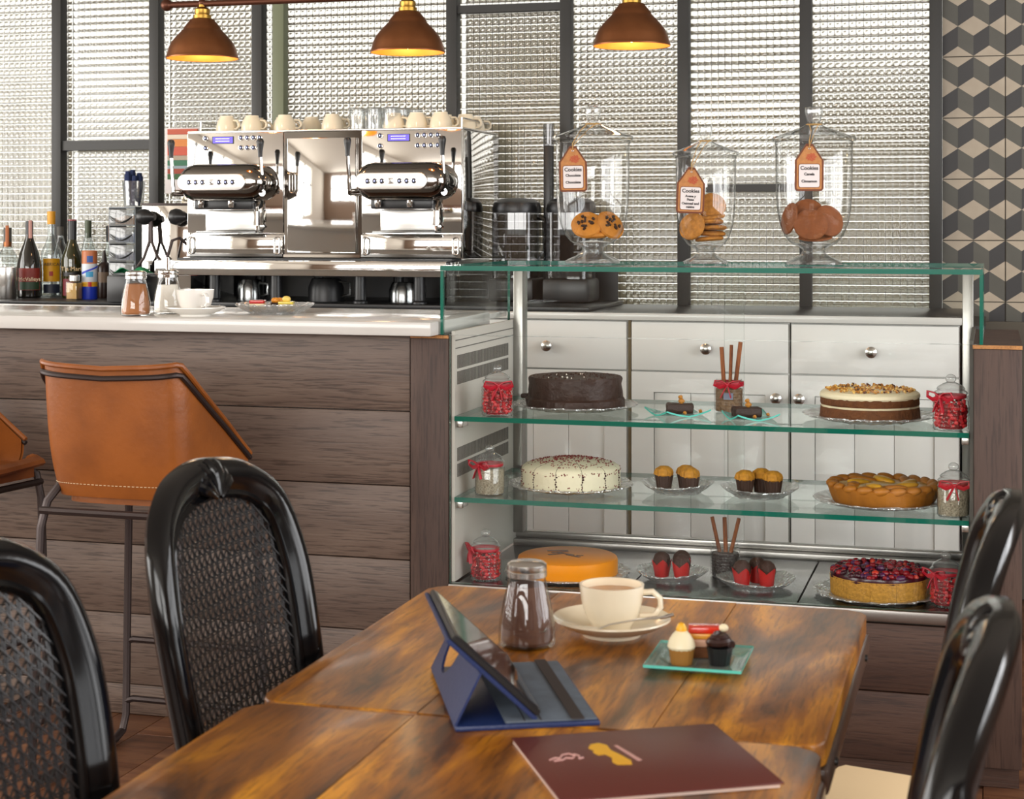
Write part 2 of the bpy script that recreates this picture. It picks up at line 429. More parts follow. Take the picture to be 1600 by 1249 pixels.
# tiles: cube-pattern cement tiles, one object each
def tile_mesh(sz):
    h = .165
    T1, T2, T3 = 0, 1, 2
    polys = []
    for dx in (0, .5):
        polys += [(T1, [(dx, 1), (dx + .25, 1 - h), (dx + .5, 1)]),
                  (T2, [(dx, 1), (dx, .5 + h), (dx + .25, .5), (dx + .25, 1 - h)]),
                  (T3, [(dx + .25, 1 - h), (dx + .25, .5), (dx + .5, .5 + h), (dx + .5, 1)]),
                  (T1, [(dx, 0), (dx + .5, 0), (dx + .25, h)])]
    polys += [(T1, [(.25, .5), (.5, .5 - h), (.75, .5), (.5, .5 + h)]),
              (T1, [(0, .5 - h), (.25, .5), (0, .5 + h)]), (T1, [(1, .5 + h), (.75, .5), (1, .5 - h)]),
              (T2, [(.25, .5), (.25, h), (.5, 0), (.5, .5 - h)]), (T3, [(.5, .5 - h), (.5, 0), (.75, h), (.75, .5)]),
              (T3, [(0, .5 - h), (0, 0), (.25, h), (.25, .5)]), (T2, [(.75, .5), (.75, h), (1, 0), (1, .5 - h)])]
    vs_, fs, mi = [], [], []
    g = .0018
    for mt, p in polys:
        k = len(vs_)
        vs_ += [(g + (sz - 2 * g) * x, -.004, g + (sz - 2 * g) * z) for x, z in p]
        fs.append(list(range(k, k + len(p)))); mi.append(mt)
    k = len(vs_)
    vs_ += [(g, -.004, g), (sz - g, -.004, g), (sz - g, -.004, sz - g), (g, -.004, sz - g), (g, .004, g), (sz - g, .004, g), (sz - g, .004, sz - g), (g, .004, sz - g)]
    for q in ((0, 4, 5, 1), (1, 5, 6, 2), (2, 6, 7, 3), (3, 7, 4, 0), (4, 7, 6, 5)): fs.append([k + t for t in q]); mi.append(0)
    me = bpy.data.meshes.new('tile'); me.from_pydata(vs_, [], fs)
    for mt in (M_TILE1, M_TILE2, M_TILE3): me.materials.append(mt)
    for p, t in zip(me.polygons, mi): p.material_index = t
    # make every front face look at the room
    bm = bmesh.new(); bm.from_mesh(me)
    for f in bm.faces:
        if abs(f.normal.y) > .9 and f.calc_center_median().y < 0 and f.normal.y > 0: f.normal_flip()
    bm.to_mesh(me); bm.free()
    return me
TS = .2150
tm = tile_mesh(TS)
for cx in range(8):
    for rz in range(8):
        ob('tile', tm, wb, (-.170 + cx * TS, 6.160, .597 + rz * TS))

# rippled panes, mullions, blinds
def ripple_pane(name, x0, x1, z0, z1, parent):
    cw, chh, sub = .0255, .0285, 4
    nx, nz_ = max(1, round((x1 - x0) / cw)), max(1, math.ceil((z1 - z0) / chh))
    gx = np.linspace(0, nx, nx * sub + 1); gz = np.linspace(0, nz_, nz_ * sub + 1)
    U, V = np.meshgrid(gx, gz)
    ph = ((z0 - .97) / chh) % 1
    fu, fv = U - np.floor(U), (V + ph) - np.floor(V + ph)
    hgt = .0036 * (np.abs(np.sin(PI * fu)) ** .75) * (np.abs(np.sin(PI * fv)) ** .75)
    Xs = x0 + U / nx * (x1 - x0); Zs = np.minimum(z0 + V * chh, z1)
    Ys = 6.149 - hgt
    v = np.stack([Xs, Ys, Zs], -1).reshape(-1, 3)
    W_ = nx * sub + 1; H_ = nz_ * sub + 1
    idx = np.arange(W_ * H_).reshape(H_, W_)
    f = np.stack([idx[:-1, :-1], idx[:-1, 1:], idx[1:, 1:], idx[1:, :-1]], -1).reshape(-1, 4).tolist()
    k = len(v)
    v = np.vstack([v, [[x0, 6.157, z0], [x1, 6.157, z0], [x1, 6.157, z1], [x0, 6.157, z1]]])
    f.append([k, k + 3, k + 2, k + 1])
    # rim
    bot = idx[0].tolist(); top = idx[-1].tolist(); lef = idx[:, 0].tolist(); rig = idx[:, -1].tolist()
    f.append(bot[::-1] + [k, k + 1]); f.append(top + [k + 2, k + 3]); f.append(lef + [k + 3, k]); f.append(rig[::-1] + [k + 1, k + 2])
    me = bpy.data.meshes.new(name); me.from_pydata(v.tolist(), [], f); me.materials.append(M_RIPPLE)
    for p in me.polygons: p.use_smooth = len(p.vertices) == 4 and p.index < len(f) - 5
    pane = ob(name, me, parent)
    wm = MB()  # thin dark bars added to imitate the shaded edges of the glass cells
    for i in range(1, nx): q = x0 + i * (x1 - x0) / nx; wm.box(q - .0008, q + .0008, 6.1575, 6.159, z0, z1)
    for j in range(1, nz_): q = z0 + (j - ph) * chh; wm.box(x0, x1, 6.1575, 6.159, q - .0008, q + .0008)
    o = wm.build('cell_edge_lines', M_FRAME, pane, smooth=0); o['kind'] = 'stuff'
    return pane
ZB, ZT = .97, 2.35
BARS = [-4.525, -4.085, -3.644, -3.208, -2.763, -1.965, -1.522, -1.081, -.640, -.190]
for i, x in enumerate(BARS):
    struct(B('trim_%d' % (i + 1), M_FRAME, None, x - .021, x + .021, 6.10, 6.17, ZB - .01, ZT + .01, bev=.002))
struct(B('trim_11', M_OLIVE, None, -2.699, -2.652, 6.105, 6.165, ZB - .01, ZT + .01, bev=.002))
struct(B('trim_12', M_FRAME, None, -4.55, -.17, 6.10, 6.17, 2.345, 2.385))
struct(B('trim_13', M_FRAME, None, -4.55, -.17, 6.10, 6.17, .945, .985))
RAILS = {2: (1.597, 1.636), 5: (2.096, 2.125), 7: (1.416, 1.444)}
blind_n = 0
for i in range(len(BARS) - 1):
    x0, x1 = BARS[i] + .021, BARS[i + 1] - .021
    wn = bpy.data.objects.new('window_%d' % (i + 1), None); C.objects.link(wn); struct(wn)
    zs = [(ZB, ZT)]
    if i in RAILS:
        a, b = RAILS[i]
        B('transom', M_FRAME, wn, x0, x1, 6.11, 6.165, a, b)
        zs = [(ZB, a), (b, ZT)]
    xs = [(x0, x1)] if i != 4 else [(x0, -2.700), (-2.651, x1)]
    for (a, b) in zs:
        for (c0, c1) in xs: ripple_pane('glass_pane', c0, c1, a, b, wn)
    sl = MB()
    z = ZB - .004 + (.0085, .0095, .0075, .0100, .0080, .0110, .0090, .0070, .0085)[i]
    while z < ZT:
        sl.box(x0 - .01, x1 + .01, -.0125, .0125, -.0006, .0006, M=Matrix.Translation((0, 6.235, z)) @ Matrix.Rotation(R(54), 4, 'X'))
        z += .02875
    bl = thing('venetian_blind', 'pale slatted blind behind the rippled glass, bay %s counted from the left' % ('one', 'two', 'three', 'four', 'five', 'six', 'seven', 'eight', 'nine')[i], 'blind', ((x0 + x1) / 2, 6.235, ZB), 0, 'blinds behind the rippled glass')
    s_ = sl.xf(Matrix.Translation((-(x0 + x1) / 2, -6.235, -ZB))).build('slats', M_SLAT, bl, smooth=0); s_['kind'] = 'stuff'
    B('headrail', M_SLAT, bl, -(x1 - x0) / 2, (x1 - x0) / 2, -.015, .015, ZT - ZB - .02, ZT - ZB + .012)

# ================================================================== back counter, cabinets
wt = thing('back_worktop', 'long white worktop along the rippled glass screen', 'worktop', (-2.3, 5.8, .983))
B('slab', M_GRANITE, wt, -2.3, 2.21, -.296, .31, 0, .022, bev=.001)
B('front_edge', M_MARBLE, wt, -2.3, 2.21, -.312, -.2965, -.001, .0225, bev=.003)
B('backing', M_WHITE, wt, -2.3, .60, -.24, .30, -.88, 0)
mat_ = tag(B('rubber_mat', M_BLACKPL, None, -4.45, -2.98, 5.56, 6.05, 1.005, 1.014, bev=.002), 'dark rubber mat under the liquor bottles', 'mat')
mat2 = tag(B('service_tray', M_BLACKPL, None, -2.94, -1.30, 5.55, 6.09, 1.005, 1.020, bev=.003), 'wide black tray beneath the coffee machine', 'tray')
tag(B('dark_blocking_strip', M_BLACKPL, None, -2.95, -1.32, 6.094, 6.098, 1.0055, 1.135), 'low black strip added to hide bright blinds behind the coffee machine legs', 'panel')  # added strip, blocks the bright blinds seen under the machine
def knob_mesh():
    return MB().lathe([(0, 0), (.009, 0), (.008, .008), (.012, .014), (.0185, .019), (.018, .026), (.011, .032), (0, .034)], 20).xf(Matrix.Rotation(R(90), 4, 'X')).mesh('knob', M_STEEL)
KN = knob_mesh()
def cabinet(x0, x1, label, knobs, drawer_knob):
    t = thing('cabinet', label, 'cabinet', ((x0 + x1) / 2, 5.5, 0), 0, 'white cabinets behind the cake display')
    hw = (x1 - x0) / 2
    B('body', M_WHITE, t, -hw, hw, .014, .58, .09, .98)
    B('toe_kick', M_SLOT, t, -hw, hw, .06, .5, 0, .09)
    d = B('drawer', M_WHITE, t, -hw + .003, hw - .003, -.006, .014, .818, .977, bev=.002)
    ob('knob', KN, d, (drawer_knob - (x0 + x1) / 2, -.006, .893))
    dr = MB()
    dr.box(-hw + .003, -hw + .077, -.006, .014, .11, .813); dr.box(hw - .077, hw - .003, -.006, .014, .11, .813)
    dr.box(-hw + .077, hw - .077, -.006, .014, .747, .813); dr.box(-hw + .077, hw - .077, -.006, .014, .11, .19)
    d = dr.build('door', M_WHITE, t, smooth=0)
    pw = (2 * hw - .156) / 3
    for k in range(3):
        B('plank', M_WHITE, d, -hw + .0785 + k * pw + .0008, -hw + .0785 + (k + 1) * pw - .0008, -.001, .013, .191, .745, bev=.0012)
    for kx in knobs: ob('knob', KN, d, (kx - (x0 + x1) / 2, -.006, .738))
    return t
cabinet(-1.683, -1.160, 'white cabinet behind the chocolate cake end of the display', [-1.645], -1.43)
cabinet(-1.148, -.628, 'white cabinet in the middle, behind the cinnamon stick jars', [-.668], -.895)
cabinet(-.624, -.097, 'white cabinet behind the carrot cake end of the display', [-.594], -.368)
tag(B('filler_strip', M_GAP, None, -1.1585, -1.1495, 5.506, 5.56, .0, .98), 'olive brown filler strip between two white cabinets', 'filler strip')
tag(B('end_panel', M_FRAME, None, -.09, -.02, 5.5, 6.1, 0, .98), 'charcoal end panel at the right end of the white cabinets', 'panel')

# ================================================================== bar
bar = thing('bar_counter', 'bar front clad in wide grey brown oak boards', 'bar', (-2.6, 4.3, 0))
ox, oy = 2.6, -4.3
B('carcass', M_WHITE, bar, -1.6, 1.19, .02 + 4.05 + oy, 4.46 + oy, 0, 1.02)
zz = [.0, .08, .267, .45, .637, .826, 1.02]
for a, b in zip(zz[:-1], zz[1:]):
    B('plank', M_BAR, bar, -4.2 + ox, -1.414 + ox, 4.05 + oy, 4.072 + oy, a + .0012, b - .0012, bev=.002)
B('corner_post', M_POST, bar, -1.411 + ox, -1.310 + ox, 4.045 + oy, 4.46 + oy, 0, 1.012, bev=.002)
B('post_cap', M_POST, bar, -1.411 + ox, -1.3095 + ox, 4.047 + oy, 4.46 + oy, 1.012, 1.0203)
B('raw_edge', M_EDGEWOOD, bar, -1.411 + ox, -1.3095 + ox, 4.043 + oy, 4.047 + oy, 1.0125, 1.0203)
tag(B('bar_countertop', M_MARBLE, None, -4.25, -1.337, 3.985, 4.50, 1.0205, 1.056, bev=.004), 'white marble bar top with a rounded front edge', 'counter top')
tag(B('counter_ledge', M_MARBLE, None, -2.05, -1.345, 4.505, 4.70, 1.035, 1.05, bev=.003), 'narrow pale ledge behind the bar top', 'ledge')

# ================================================================== display case
case = thing('display_case', 'refrigerated glass cake display with three levels set into a dark oak base', 'display case', (-.675, 4.35, 0))
dx, dy = .675, -4.35
def cb(name, mat, x0, x1, y0, y1, z0, z1, bev=0, par=None):
    return B(name, mat, par or case, x0 + dx, x1 + dx, y0 + dy, y1 + dy, z0, z1, bev=bev)
def glass_slab(name, x0, x1, y0, y1, z0, z1, face=M_CLEAR, edge=M_GREEN, thin=2, par=None):
    """sheet of glass: big faces clear, cut edges green; thin = axis index of the thickness"""
    mb = MB().box(x0 + dx, x1 + dx, y0 + dy, y1 + dy, z0, z1)
    mb.bm.normal_update()
    for f in mb.bm.faces: f.material_index = 0 if abs(f.normal[thin]) > .9 else 1
    return mb.build(name, [face, edge], par or case, smooth=0)
# oak base with boards
zz = [.09, .2, .365]
cb('base_carcass', M_CASEWOOD, -1.306, -.043, 4.07, 4.66, .02, .365)
for a, b in ((.045, .205), (.208, .365)):
    cb('plank', M_CASEWOOD, -1.306, -.043, 4.05, 4.07, a, b, bev=.002)
cb('kick_board', M_CASEWOOD, -1.306, -.043, 4.06, 4.07, 0, .042)
# right upright of the base
rp_ = cb('corner_post', M_POST, -.041, .066, 4.045, 4.66, .05, 1.012, bev=.002)
cb('post_cap', M_POST, -.043, .067, 4.047, 4.66, 1.012, 1.021)
cb('raw_edge', M_EDGEWOOD, -.043, .067, 4.043, 4.047, 1.0125, 1.021)
cb('post_foot', M_CASEWOOD, -.03, .06, 4.07, 4.62, 0, .05)
# steel floor: three trays, rails
cb('deck', M_SLOT, -1.306, -.043, 4.06, 4.66, .366, .386)
for a, b in ((-1.300, -.872), (-.868, -.449), (-.445, -.047)):
    cb('tray', M_STEELDK, a, b, 4.075, 4.60, .387, .395, bev=.002)
cb('front_rail', M_RAIL, -1.308, -.041, 4.035, 4.062, .372, .400, bev=.003)
cb('rear_sill', M_RAIL, -1.30, -.047, 4.605, 4.665, .387, .412, bev=.003)
cb('rear_sill', M_RAIL, -1.30, -.047, 4.63, 4.665, .412, .430, bev=.003)
# left inner wall with vents
lw_ = cb('side_panel', M_CASEWHITE, -1.3085, -1.300, 4.065, 4.64, .40, 1.03)
for (z0, z1) in ((.934, .968), (.894, .927), (.70, .734), (.66, .693)):
    mb = MB()
    k = 0
    y = 4.085
    while y < 4.555:
        mb.box(-1.3002 + dx, -1.2990 + dx, y + dy, y + .0055 + dy, z0, z1); y += .0105
    o = mb.build('vent_slots', M_SLOT, lw_, smooth=0); o['kind'] = 'stuff'
for z in (.985, 1.005): cb('panel_seam', M_SLOT, -1.3002, -1.2990, 4.07, 4.62, z, z + .0022, par=lw_)
cb('side_panel', M_SLOT, -.050, -.0415, 4.065, 4.64, .40, 1.03)
for x in (-1.300, -.075):
    cb('rear_upright', M_UPR, x, x + .028, 4.605, 4.655, .43, 1.182, bev=.002)
# shelves, brackets
for z in (.809, .606):
    glass_slab('glass_shelf', -1.298, -.051, 4.055, 4.585, z - .004, z + .008, face=M_SHELF)
    for x in (-1.299, -.068):
        for y in (4.07, 4.52):
            cb('shelf_bracket', M_STEEL, x, x + .018, y, y + .05, z - .022, z - .0045, bev=.002)
# upper glass box
glass_slab('glass_top', -1.332, -.020, 4.045, 4.665, 1.183, 1.195)
glass_slab('front_glass', -1.324, -.028, 4.046, 4.054, 1.022, 1.1825, thin=1)
glass_slab('side_glass', -1.332, -1.3245, 4.046, 4.660, 1.022, 1.1825, thin=0)
glass_slab('side_glass', -.0275, -.020, 4.046, 4.660, 1.022, 1.1825, thin=0)
glass_slab('lower_front_glass', -1.306, -.044, 4.042, 4.048, .401, 1.021, thin=1)
glass_slab('sliding_door', -1.27, -.652, 4.632, 4.637, .431, 1.18, thin=1)
glass_slab('sliding_door', -.708, -.078, 4.643, 4.648, .431, 1.18, thin=1)

# ================================================================== pendant lamps
pipe = thing('lamp_rail', 'bronze pipe rail carrying the copper pendant lamps', 'pipe rail', (-1.8, 5.2, 2.04))
MB().tube([(-.87, 0, 0), (1.3, 0, 0)], .011, 12).build('pipe', M_PIPE, pipe)
MB().ball((-.885, 0, 0), .021).build('end_ball', M_PIPE, pipe)
for x in (-.30, .37): MB().tube([(x, 0, .01), (x, 0, .96)], .009, 10).build('hanger', M_PIPE, pipe)
def pendant(x, label):
    t = thing('pendant_lamp', label, 'lamp', (x, 5.2, 1.855), 0, 'copper pendant lamps')
    out = [(.1205, 0), (.1215, .004), (.1195, .009), (.117, .016), (.113, .032), (.104, .052), (.090, .070), (.076, .085), (.066, .095), (.063, .098), (.061, .104), (.052, .116), (.044, .125), (.041, .131), (.0, .131)]
    MB().lathe(out, 48).build('shade', M_COPPER, t)
    MB().lathe([(.119, .001), (.114, .016), (.110, .032), (.101, .051), (.087, .068), (.06, .094), (.03, .12), (0, .125)], 40).build('shade_lining', M_COPPERIN, t)
    MB().lathe([(.040, .131), (.030, .135), (.030, .146), (.024, .148), (.026, .153), (.026, .165), (.018, .172), (.012, .174), (.012, .186)], 24).build('brass_holder', M_BRASS, t)
    MB().ball((0, 0, .188), .014).build('pipe_joint', M_PIPE, t)
    MB().lathe([(0, .012), (.016, .016), (.027, .032), (.026, .05), (.015, .07), (.013, .1), (0, .1)], 16).build('bulb', M_BULB, t)
    d = bpy.data.lights.new('bulb_light', 'POINT'); d.energy = 1.1; d.specular_factor = .2; d.color = (1, .72, .4); d.shadow_soft_size = .03
    o = bpy.data.objects.new('bulb_light', d); C.objects.link(o); o.parent = t; o.location = (0, 0, -.005)
pendant(-2.553, 'copper bell pendant lamp on the left, at the ball end of the pipe')
pendant(-1.823, 'copper bell pendant lamp in the middle, above the coffee machine')
pendant(-1.083, 'copper bell pendant lamp on the right, above the cookie jars')

M_KEYPL = pm('satin_steel', (.85, .83, .8), .32, 1)
# ================================================================== coffee machine
MX, MY, MZ = -2.295, 5.62, 1.005
em = thing('espresso_machine', 'large polished steel two group espresso machine on the back counter', 'coffee machine', (MX, MY, MZ))
def eb(name, mat, x0, x1, y0, y1, z0, z1, bev=0, par=None):
    return B(name, mat, par or em, x0 - MX, x1 - MX, y0 - MY, y1 - MY, z0 - MZ, z1 - MZ, bev=bev)
eb('body', M_CHROME, -2.82, -1.77, 5.635, 6.07, 1.178, 1.630, bev=.004)
eb('top_tray', M_STEEL, -2.82, -1.77, 5.625, 6.07, 1.6305, 1.637, bev=.001)
tr_ = eb('drip_tray', M_CHROME, -2.905, -1.80, 5.53, 5.672, 1.116, 1.170, bev=.005)
eb('base_tray', M_STEEL, -2.80, -1.80, 5.673, 6.05, 1.116, 1.170)
eb('tray_gap', M_BLACKPL, -2.83, -1.79, 5.56, 5.672, 1.1705, 1.1775)
for x in (-2.70, -2.46, -2.14, -1.92):
    for y in (5.60, 6.0):
        MB().lathe([(0, .0155), (.026, .0155), (.026, .022), (.02, .028), (.02, .110), (0, .110)], 20).build('leg', M_BLACKPL, em, (x - MX, y - MY, 0))
def stadium(w, h, n=10):
    r = h / 2
    return arc(w / 2 - r, 0, r, -90, 90, n) + arc(-w / 2 + r, 0, r, 90, 270, n)
def capsule(name, mat, cx, cz, w, h, y0, y1, dome, par):
    """stadium extruded along y, rounded towards the front"""
    mb = MB(); rings = []
    steps = [(1, y0), (1, y1)] + [(1 - (1 - math.cos(a)) * dome / (h / 2) * .9, y1 - math.sin(a) * dome) for a in (R(20), R(45), R(65), R(85))]
    base = stadium(w, h)
    for sc, y in steps:
        ww, hh = w - (1 - sc) * h, h * sc
        rings.append([mb.bm.verts.new((cx + p[0], y, cz + p[1])) for p in stadium(ww, hh)])
    fs = []
    for A, Bq in zip(rings[:-1], rings[1:]):
        for i in range(len(A)):
            j = (i + 1) % len(A); fs.append(mb.bm.faces.new((A[i], A[j], Bq[j], Bq[i])))
    fs.append(mb.bm.faces.new(rings[-1])); fs.append(mb.bm.faces.new(rings[0][::-1]))
    return mb.build(name, mat, par)
BTN = MB().lathe([(0, 0), (.0082, 0), (.0082, .003), (.0064, .0035), (.0064, .005), (0, .0052)], 16).xf(Matrix.Rotation(R(90), 4, 'X')).mesh('button', M_BTN)
RING = MB().lathe([(.0078, 0), (.0095, 0), (.0095, .0028), (.0078, .0032)], 16).xf(Matrix.Rotation(R(90), 4, 'X')).mesh('bezel', M_CHROME)
LED = MB().box(-.0018, .0018, -.0056, -.005, -.0026, .0026).mesh('light', M_BTNLED)
def button(par, x, y, z):
    o = ob('button', BTN, par, (x, y, z)); ob('bezel', RING, o); ob('light', LED, o)
def loop_handle(par, x, y, z, h, w=.020, r=.0028):
    pts = [(x + p[0], y, z + p[1]) for p in rrect(-w / 2, w / 2, -h / 2, h / 2, w / 2 - .001, 4)]
    MB().tube(pts, r, 8, closed=True).build('handle', M_STEEL, par)
def group(x0, x1, lcd_on):
    cx = (x0 + x1) / 2; lx = cx - MX
    fp = eb('front_panel', M_CHROME, x0, x1, 5.618, 5.634, 1.267, 1.629, bev=.002)
    d = eb('drawer', M_CHROME, x0, x1, 5.612, 5.634, 1.181, 1.262, bev=.003)
    for s_ in (-1, 1): loop_handle(d, lx + s_ * ((x1 - x0) / 2 - .018), -.014, 1.222 - MZ, .062)
    g = capsule('group_head', M_CHROMEDK, lx + .004, 1.447 - MZ, .342, .132, -.02, -.10, .05, em)
    capsule('key_plate', M_KEYPL, lx - .02, 1.447 - MZ, .262, .060, -.10, -.153, .004, g)
    for k in (-3, -2, -1, 1, 2, 3): button(g, lx - .02 + k * .026 + (.006 if k > 0 else -.006), -.1572, 1.447 - MZ)
    lg = B('badge', M_STEEL, g, lx - .030, lx - .010, -.1605, -.156, 1.437 - MZ, 1.457 - MZ, bev=.001)
    mb = MB()
    for (a, b, c, d_) in ((-.006, .004, .004, -.004), (-.004, -.004, .006, .004), (-.006, .006, -.001, .006), (.001, -.006, .006, -.006)):
        mb.tube([(lx - .02 + a, -.1610, 1.447 - MZ + b), (lx - .02 + c, -.1610, 1.447 - MZ + d_)], .0008, 5)
    mb.build('emblem', M_BLACKPL, g)
    eb('brew_block', M_BLACKPL, cx - .125, cx + .10, 5.545, 5.617, 1.352, 1.392, bev=.006)
    for s_ in (-.072, .045):
        MB().lathe([(.0, 0), (.009, 0), (.0125, .008), (.0125, .03), (0, .03)], 16).build('spout', M_CHROME, em, (lx - .02 + s_, -.085, 1.358 - MZ))
    eb('splash_back', M_KEYPL, cx - .112, cx + .098, 5.612, 5.6175, 1.276, 1.350, bev=.0025)
    eb('drip_grid', M_STEELDK, cx - .12, cx + .11, 5.55, 5.617, 1.267, 1.274, bev=.002)
    # steam wand
    w_ = MB().tube([(lx + .105, -.03, 1.385 - MZ), (lx + .105, -.045, 1.36 - MZ), (lx + .105, -.045, 1.29 - MZ), (lx + .112, -.06, 1.27 - MZ)], [.009, .007, .006, .004], 10).build('steam_wand', M_CHROME, em)
    MB().tube([(lx + .105, -.045, 1.345 - MZ), (lx + .105, -.045, 1.295 - MZ)], .0105, 10).build('wand_grip', M_CHROME, w_)
    # two steam levers
    for s_, tz in ((-.19, 1.60), (.155, 1.605)):
        lv = MB().tube([(lx + s_ + .004, -.115, 1.415 - MZ), (lx + s_, -.125, 1.55 - MZ)], [.0075, .006], 10).build('lever', M_CHROME, em)
        MB().lathe([(0, -.002), (.0075, 0), (.0085, .02), (.0125, .045), (.0135, .055), (.010, .064), (0, .067)], 16).build('grip', M_BLACKPL, lv, (lx + s_, -.125, 1.535 - MZ))
        MB().tube([(lx + s_ + (.03 if s_ < 0 else -.03), -.085, 1.41 - MZ), (lx + s_ + .004, -.118, 1.41 - MZ)], .0125, 12).build('pivot', M_CHROME, lv)
    # keypad and display on the panel
    for k in range(4):
        for j in range(2): button(fp, lx + .025 + .0245 * k, -.003, 1.611 - MZ - .036 * j)
    button(fp, lx - .115, -.003, 1.611 - MZ); button(fp, lx - .115, -.003, 1.575 - MZ)
    lc = B('display', M_BLACKPL, fp, lx - .088, lx - .004, -.0045, -.001, 1.590 - MZ, 1.616 - MZ)
    B('screen', M_LCD, lc, lx - .085, lx - .007, -.0052, -.0045, 1.592 - MZ, 1.614 - MZ)
    if lcd_on:
        for q, tx in enumerate(('Select coffee', 'Ready to brew')):
            pass
    mb = MB()
    for q in range(2):
        for k in range(9):
            mb.box(lx - .074 + k * .0062, lx - .074 + k * .0062 + .0042, -.0056, -.0052, 1.6065 - MZ - q * .009, 1.6095 - MZ - q * .009)
    mb.build('screen_text', M_LCDTXT, lc, smooth=0)
group(-2.818, -2.442, False)
group(-2.142, -1.772, True)
fr = eb('door_frame', M_CHROMEDK, -2.440, -2.144, 5.625, 5.634, 1.181, 1.629)
dd = eb('center_door', M_CHROME, -2.422, -2.162, 5.610, 5.624, 1.196, 1.606, bev=.002)
loop_handle(dd, -2.412 - MX + .012, -.017, 1.447 - MZ, .072, .022, .003)
eb('lower_strip', M_CHROME, -2.438, -2.146, 5.612, 5.626, 1.181, 1.191)
rail = [(-2.80, 5.66), (-2.80, 6.05), (-1.79, 6.05), (-1.79, 5.66)]
MB().tube([(x - MX, y - MY, z - MZ) for x, y, z in ((-2.795, 5.68, 1.637), (-2.795, 5.68, 1.672), (-2.795, 6.04, 1.672), (-1.79, 6.04, 1.672), (-1.79, 5.68, 1.672), (-1.79, 5.68, 1.637))], .0035, 8).build('cup_rail', M_STEEL, em)

# cups and glasses on top
def cup_parts(t, mat, r=.042, h=.055, handle=True):
    MB().lathe([(0, .004), (r * .52, .004), (r * .55, 0), (r * .60, 0), (r * .60, .004), (r * .82, h * .32), (r * .95, h * .65), (r, h), (r - .003, h), (r * .91, h * .65), (r * .78, h * .32), (r * .5, .007), (0, .007)], 32).build('bowl', mat, t)
    if handle:
        MB().tube([(r * .93, 0, h * .82), (r * 1.25, 0, h * .84), (r * 1.48, 0, h * .70), (r * 1.50, 0, h * .5), (r * 1.3, 0, h * .32), (r * .86, 0, h * .30)], .0042, 8, flat=(1, 1.4)).build('handle', mat, t)
ORD = ('first', 'second', 'third', 'fourth', 'fifth', 'sixth', 'seventh', 'eighth', 'ninth', 'tenth', 'eleventh', 'twelfth')
cup0 = thing('coffee_cup', '', 'cup', (0, 0, 0), 0, 'upturned cups on the coffee machine')
cup_parts(cup0, M_CREAM, .041, .058)
first = True
def put_cup(x, y, rz, label, z=1.637):
    global first
    if first: c = cup0; first = False; c['label'] = label
    else: c = dup(cup0, label=label)
    c.location = (x, y, z + .058); c.rotation_euler = (PI, 0, rz)
for k, x in enumerate((-2.70, -2.60, -2.47, -2.285)):
    put_cup(x, 5.70, R(-20 + 13 * k), 'cream upturned cup on the machine, front row left half, %s from the left' % ORD[k])
for k, x in enumerate((-2.05, -1.965, -1.875)):
    put_cup(x, 5.70, R(-15 + 20 * k), 'cream upturned cup on the machine, front row right half, %s from the left' % ORD[k])
for k, x in enumerate((-2.64, -2.535, -2.42, -2.32, -2.225)):
    put_cup(x, 5.83, R(15 * k), 'cream upturned cup in the rear row left of the tumblers, %s from the left' % ORD[k])
for k, x in enumerate((-2.0, -1.905, -1.825)):
    put_cup(x, 5.84, R(40 - 25 * k), 'cream upturned cup in the rear row right of the tumblers, %s from the left' % ORD[k])
for k, y in enumerate((5.70, 5.80, 5.90)):
    if k: put_cup(-1.838 + .003 * k, y + .06, R(10 * k), 'cream upturned cup by the right rail of the machine, %s from the back' % ORD[2 - k])
gm = MB().lathe([(.026, 0), (.028, .001), (.030, .075), (.0285, .078), (0, .079), (0, .073), (.026, .072), (.0255, .002), (.026, 0)], 14).mesh('water_glass', M_JARHEAVY)
for k in range(9):
    o = ob('water_glass', gm, None, (-2.185 + .064 * (k % 3) + .02 * (k // 3), 5.70 + .068 * (k // 3) - .01, 1.637))
    tag(o, 'clear upturned tumbler among the cups, %s row, %s from the left' % (('front', 'middle', 'back')[k // 3], ORD[k % 3]), 'glass', 'upturned tumblers on the coffee machine')
cup_side = None

# ---- steamer unit left of the machine
su = thing('steam_unit', 'polished steel steamer cabinet with black knobs left of the espresso machine', 'steamer', (-2.93, 5.85, 1.014))
B('body', M_CHROME, su, -.105, .095, -.17, .20, 0, .355, bev=.004)
B('top_plate', M_TUBE, su, -.107, .09, -.172, .20, .355, .363, bev=.001)
def knobby(x, z):
    k = MB().lathe([(0, 0), (.012, 0), (.015, .01), (.028, .03), (.031, .045), (.026, .062), (.014, .07), (0, .072)], 20).xf(Matrix.Rotation(R(-90), 4, 'Y')).build('knob', M_BLACKPL, su, (x + .02, -.20, z))
    return k
knobby(-.055, .312); knobby(.075, .312)
MB().tube([(-.055, -.20, .30), (-.055, -.205, .22), (-.075, -.21, .16), (-.10, -.215, .125)], .006, 8).build('pipe', M_TUBE, su)
MB().tube([(-.05, -.20, .30), (-.045, -.205, .22), (-.02, -.21, .165), (.01, -.215, .14)], .006, 8).build('pipe', M_TUBE, su)
MB().tube([(-.10, -.215, .13), (-.10, -.215, .095)], .011, 10).build('valve', M_BLACKPL, su)
MB().tube([(.012, -.215, .145), (.012, -.215, .11)], .011, 10).build('valve', M_TUBE, su)
g_ = MB().lathe([(0, 0), (.022, 0), (.022, .016), (.018, .017), (0, .015)], 20).xf(Matrix.Rotation(R(90), 4, 'X')).build('pressure_gauge', M_TUBE, su, (-.035, -.172, .085))
MB().lathe([(0, .0152), (.0175, .0172), (.0175, .0178), (0, .0165)], 20).xf(Matrix.Rotation(R(90), 4, 'X')).build('dial', M_TAGLB, g_)
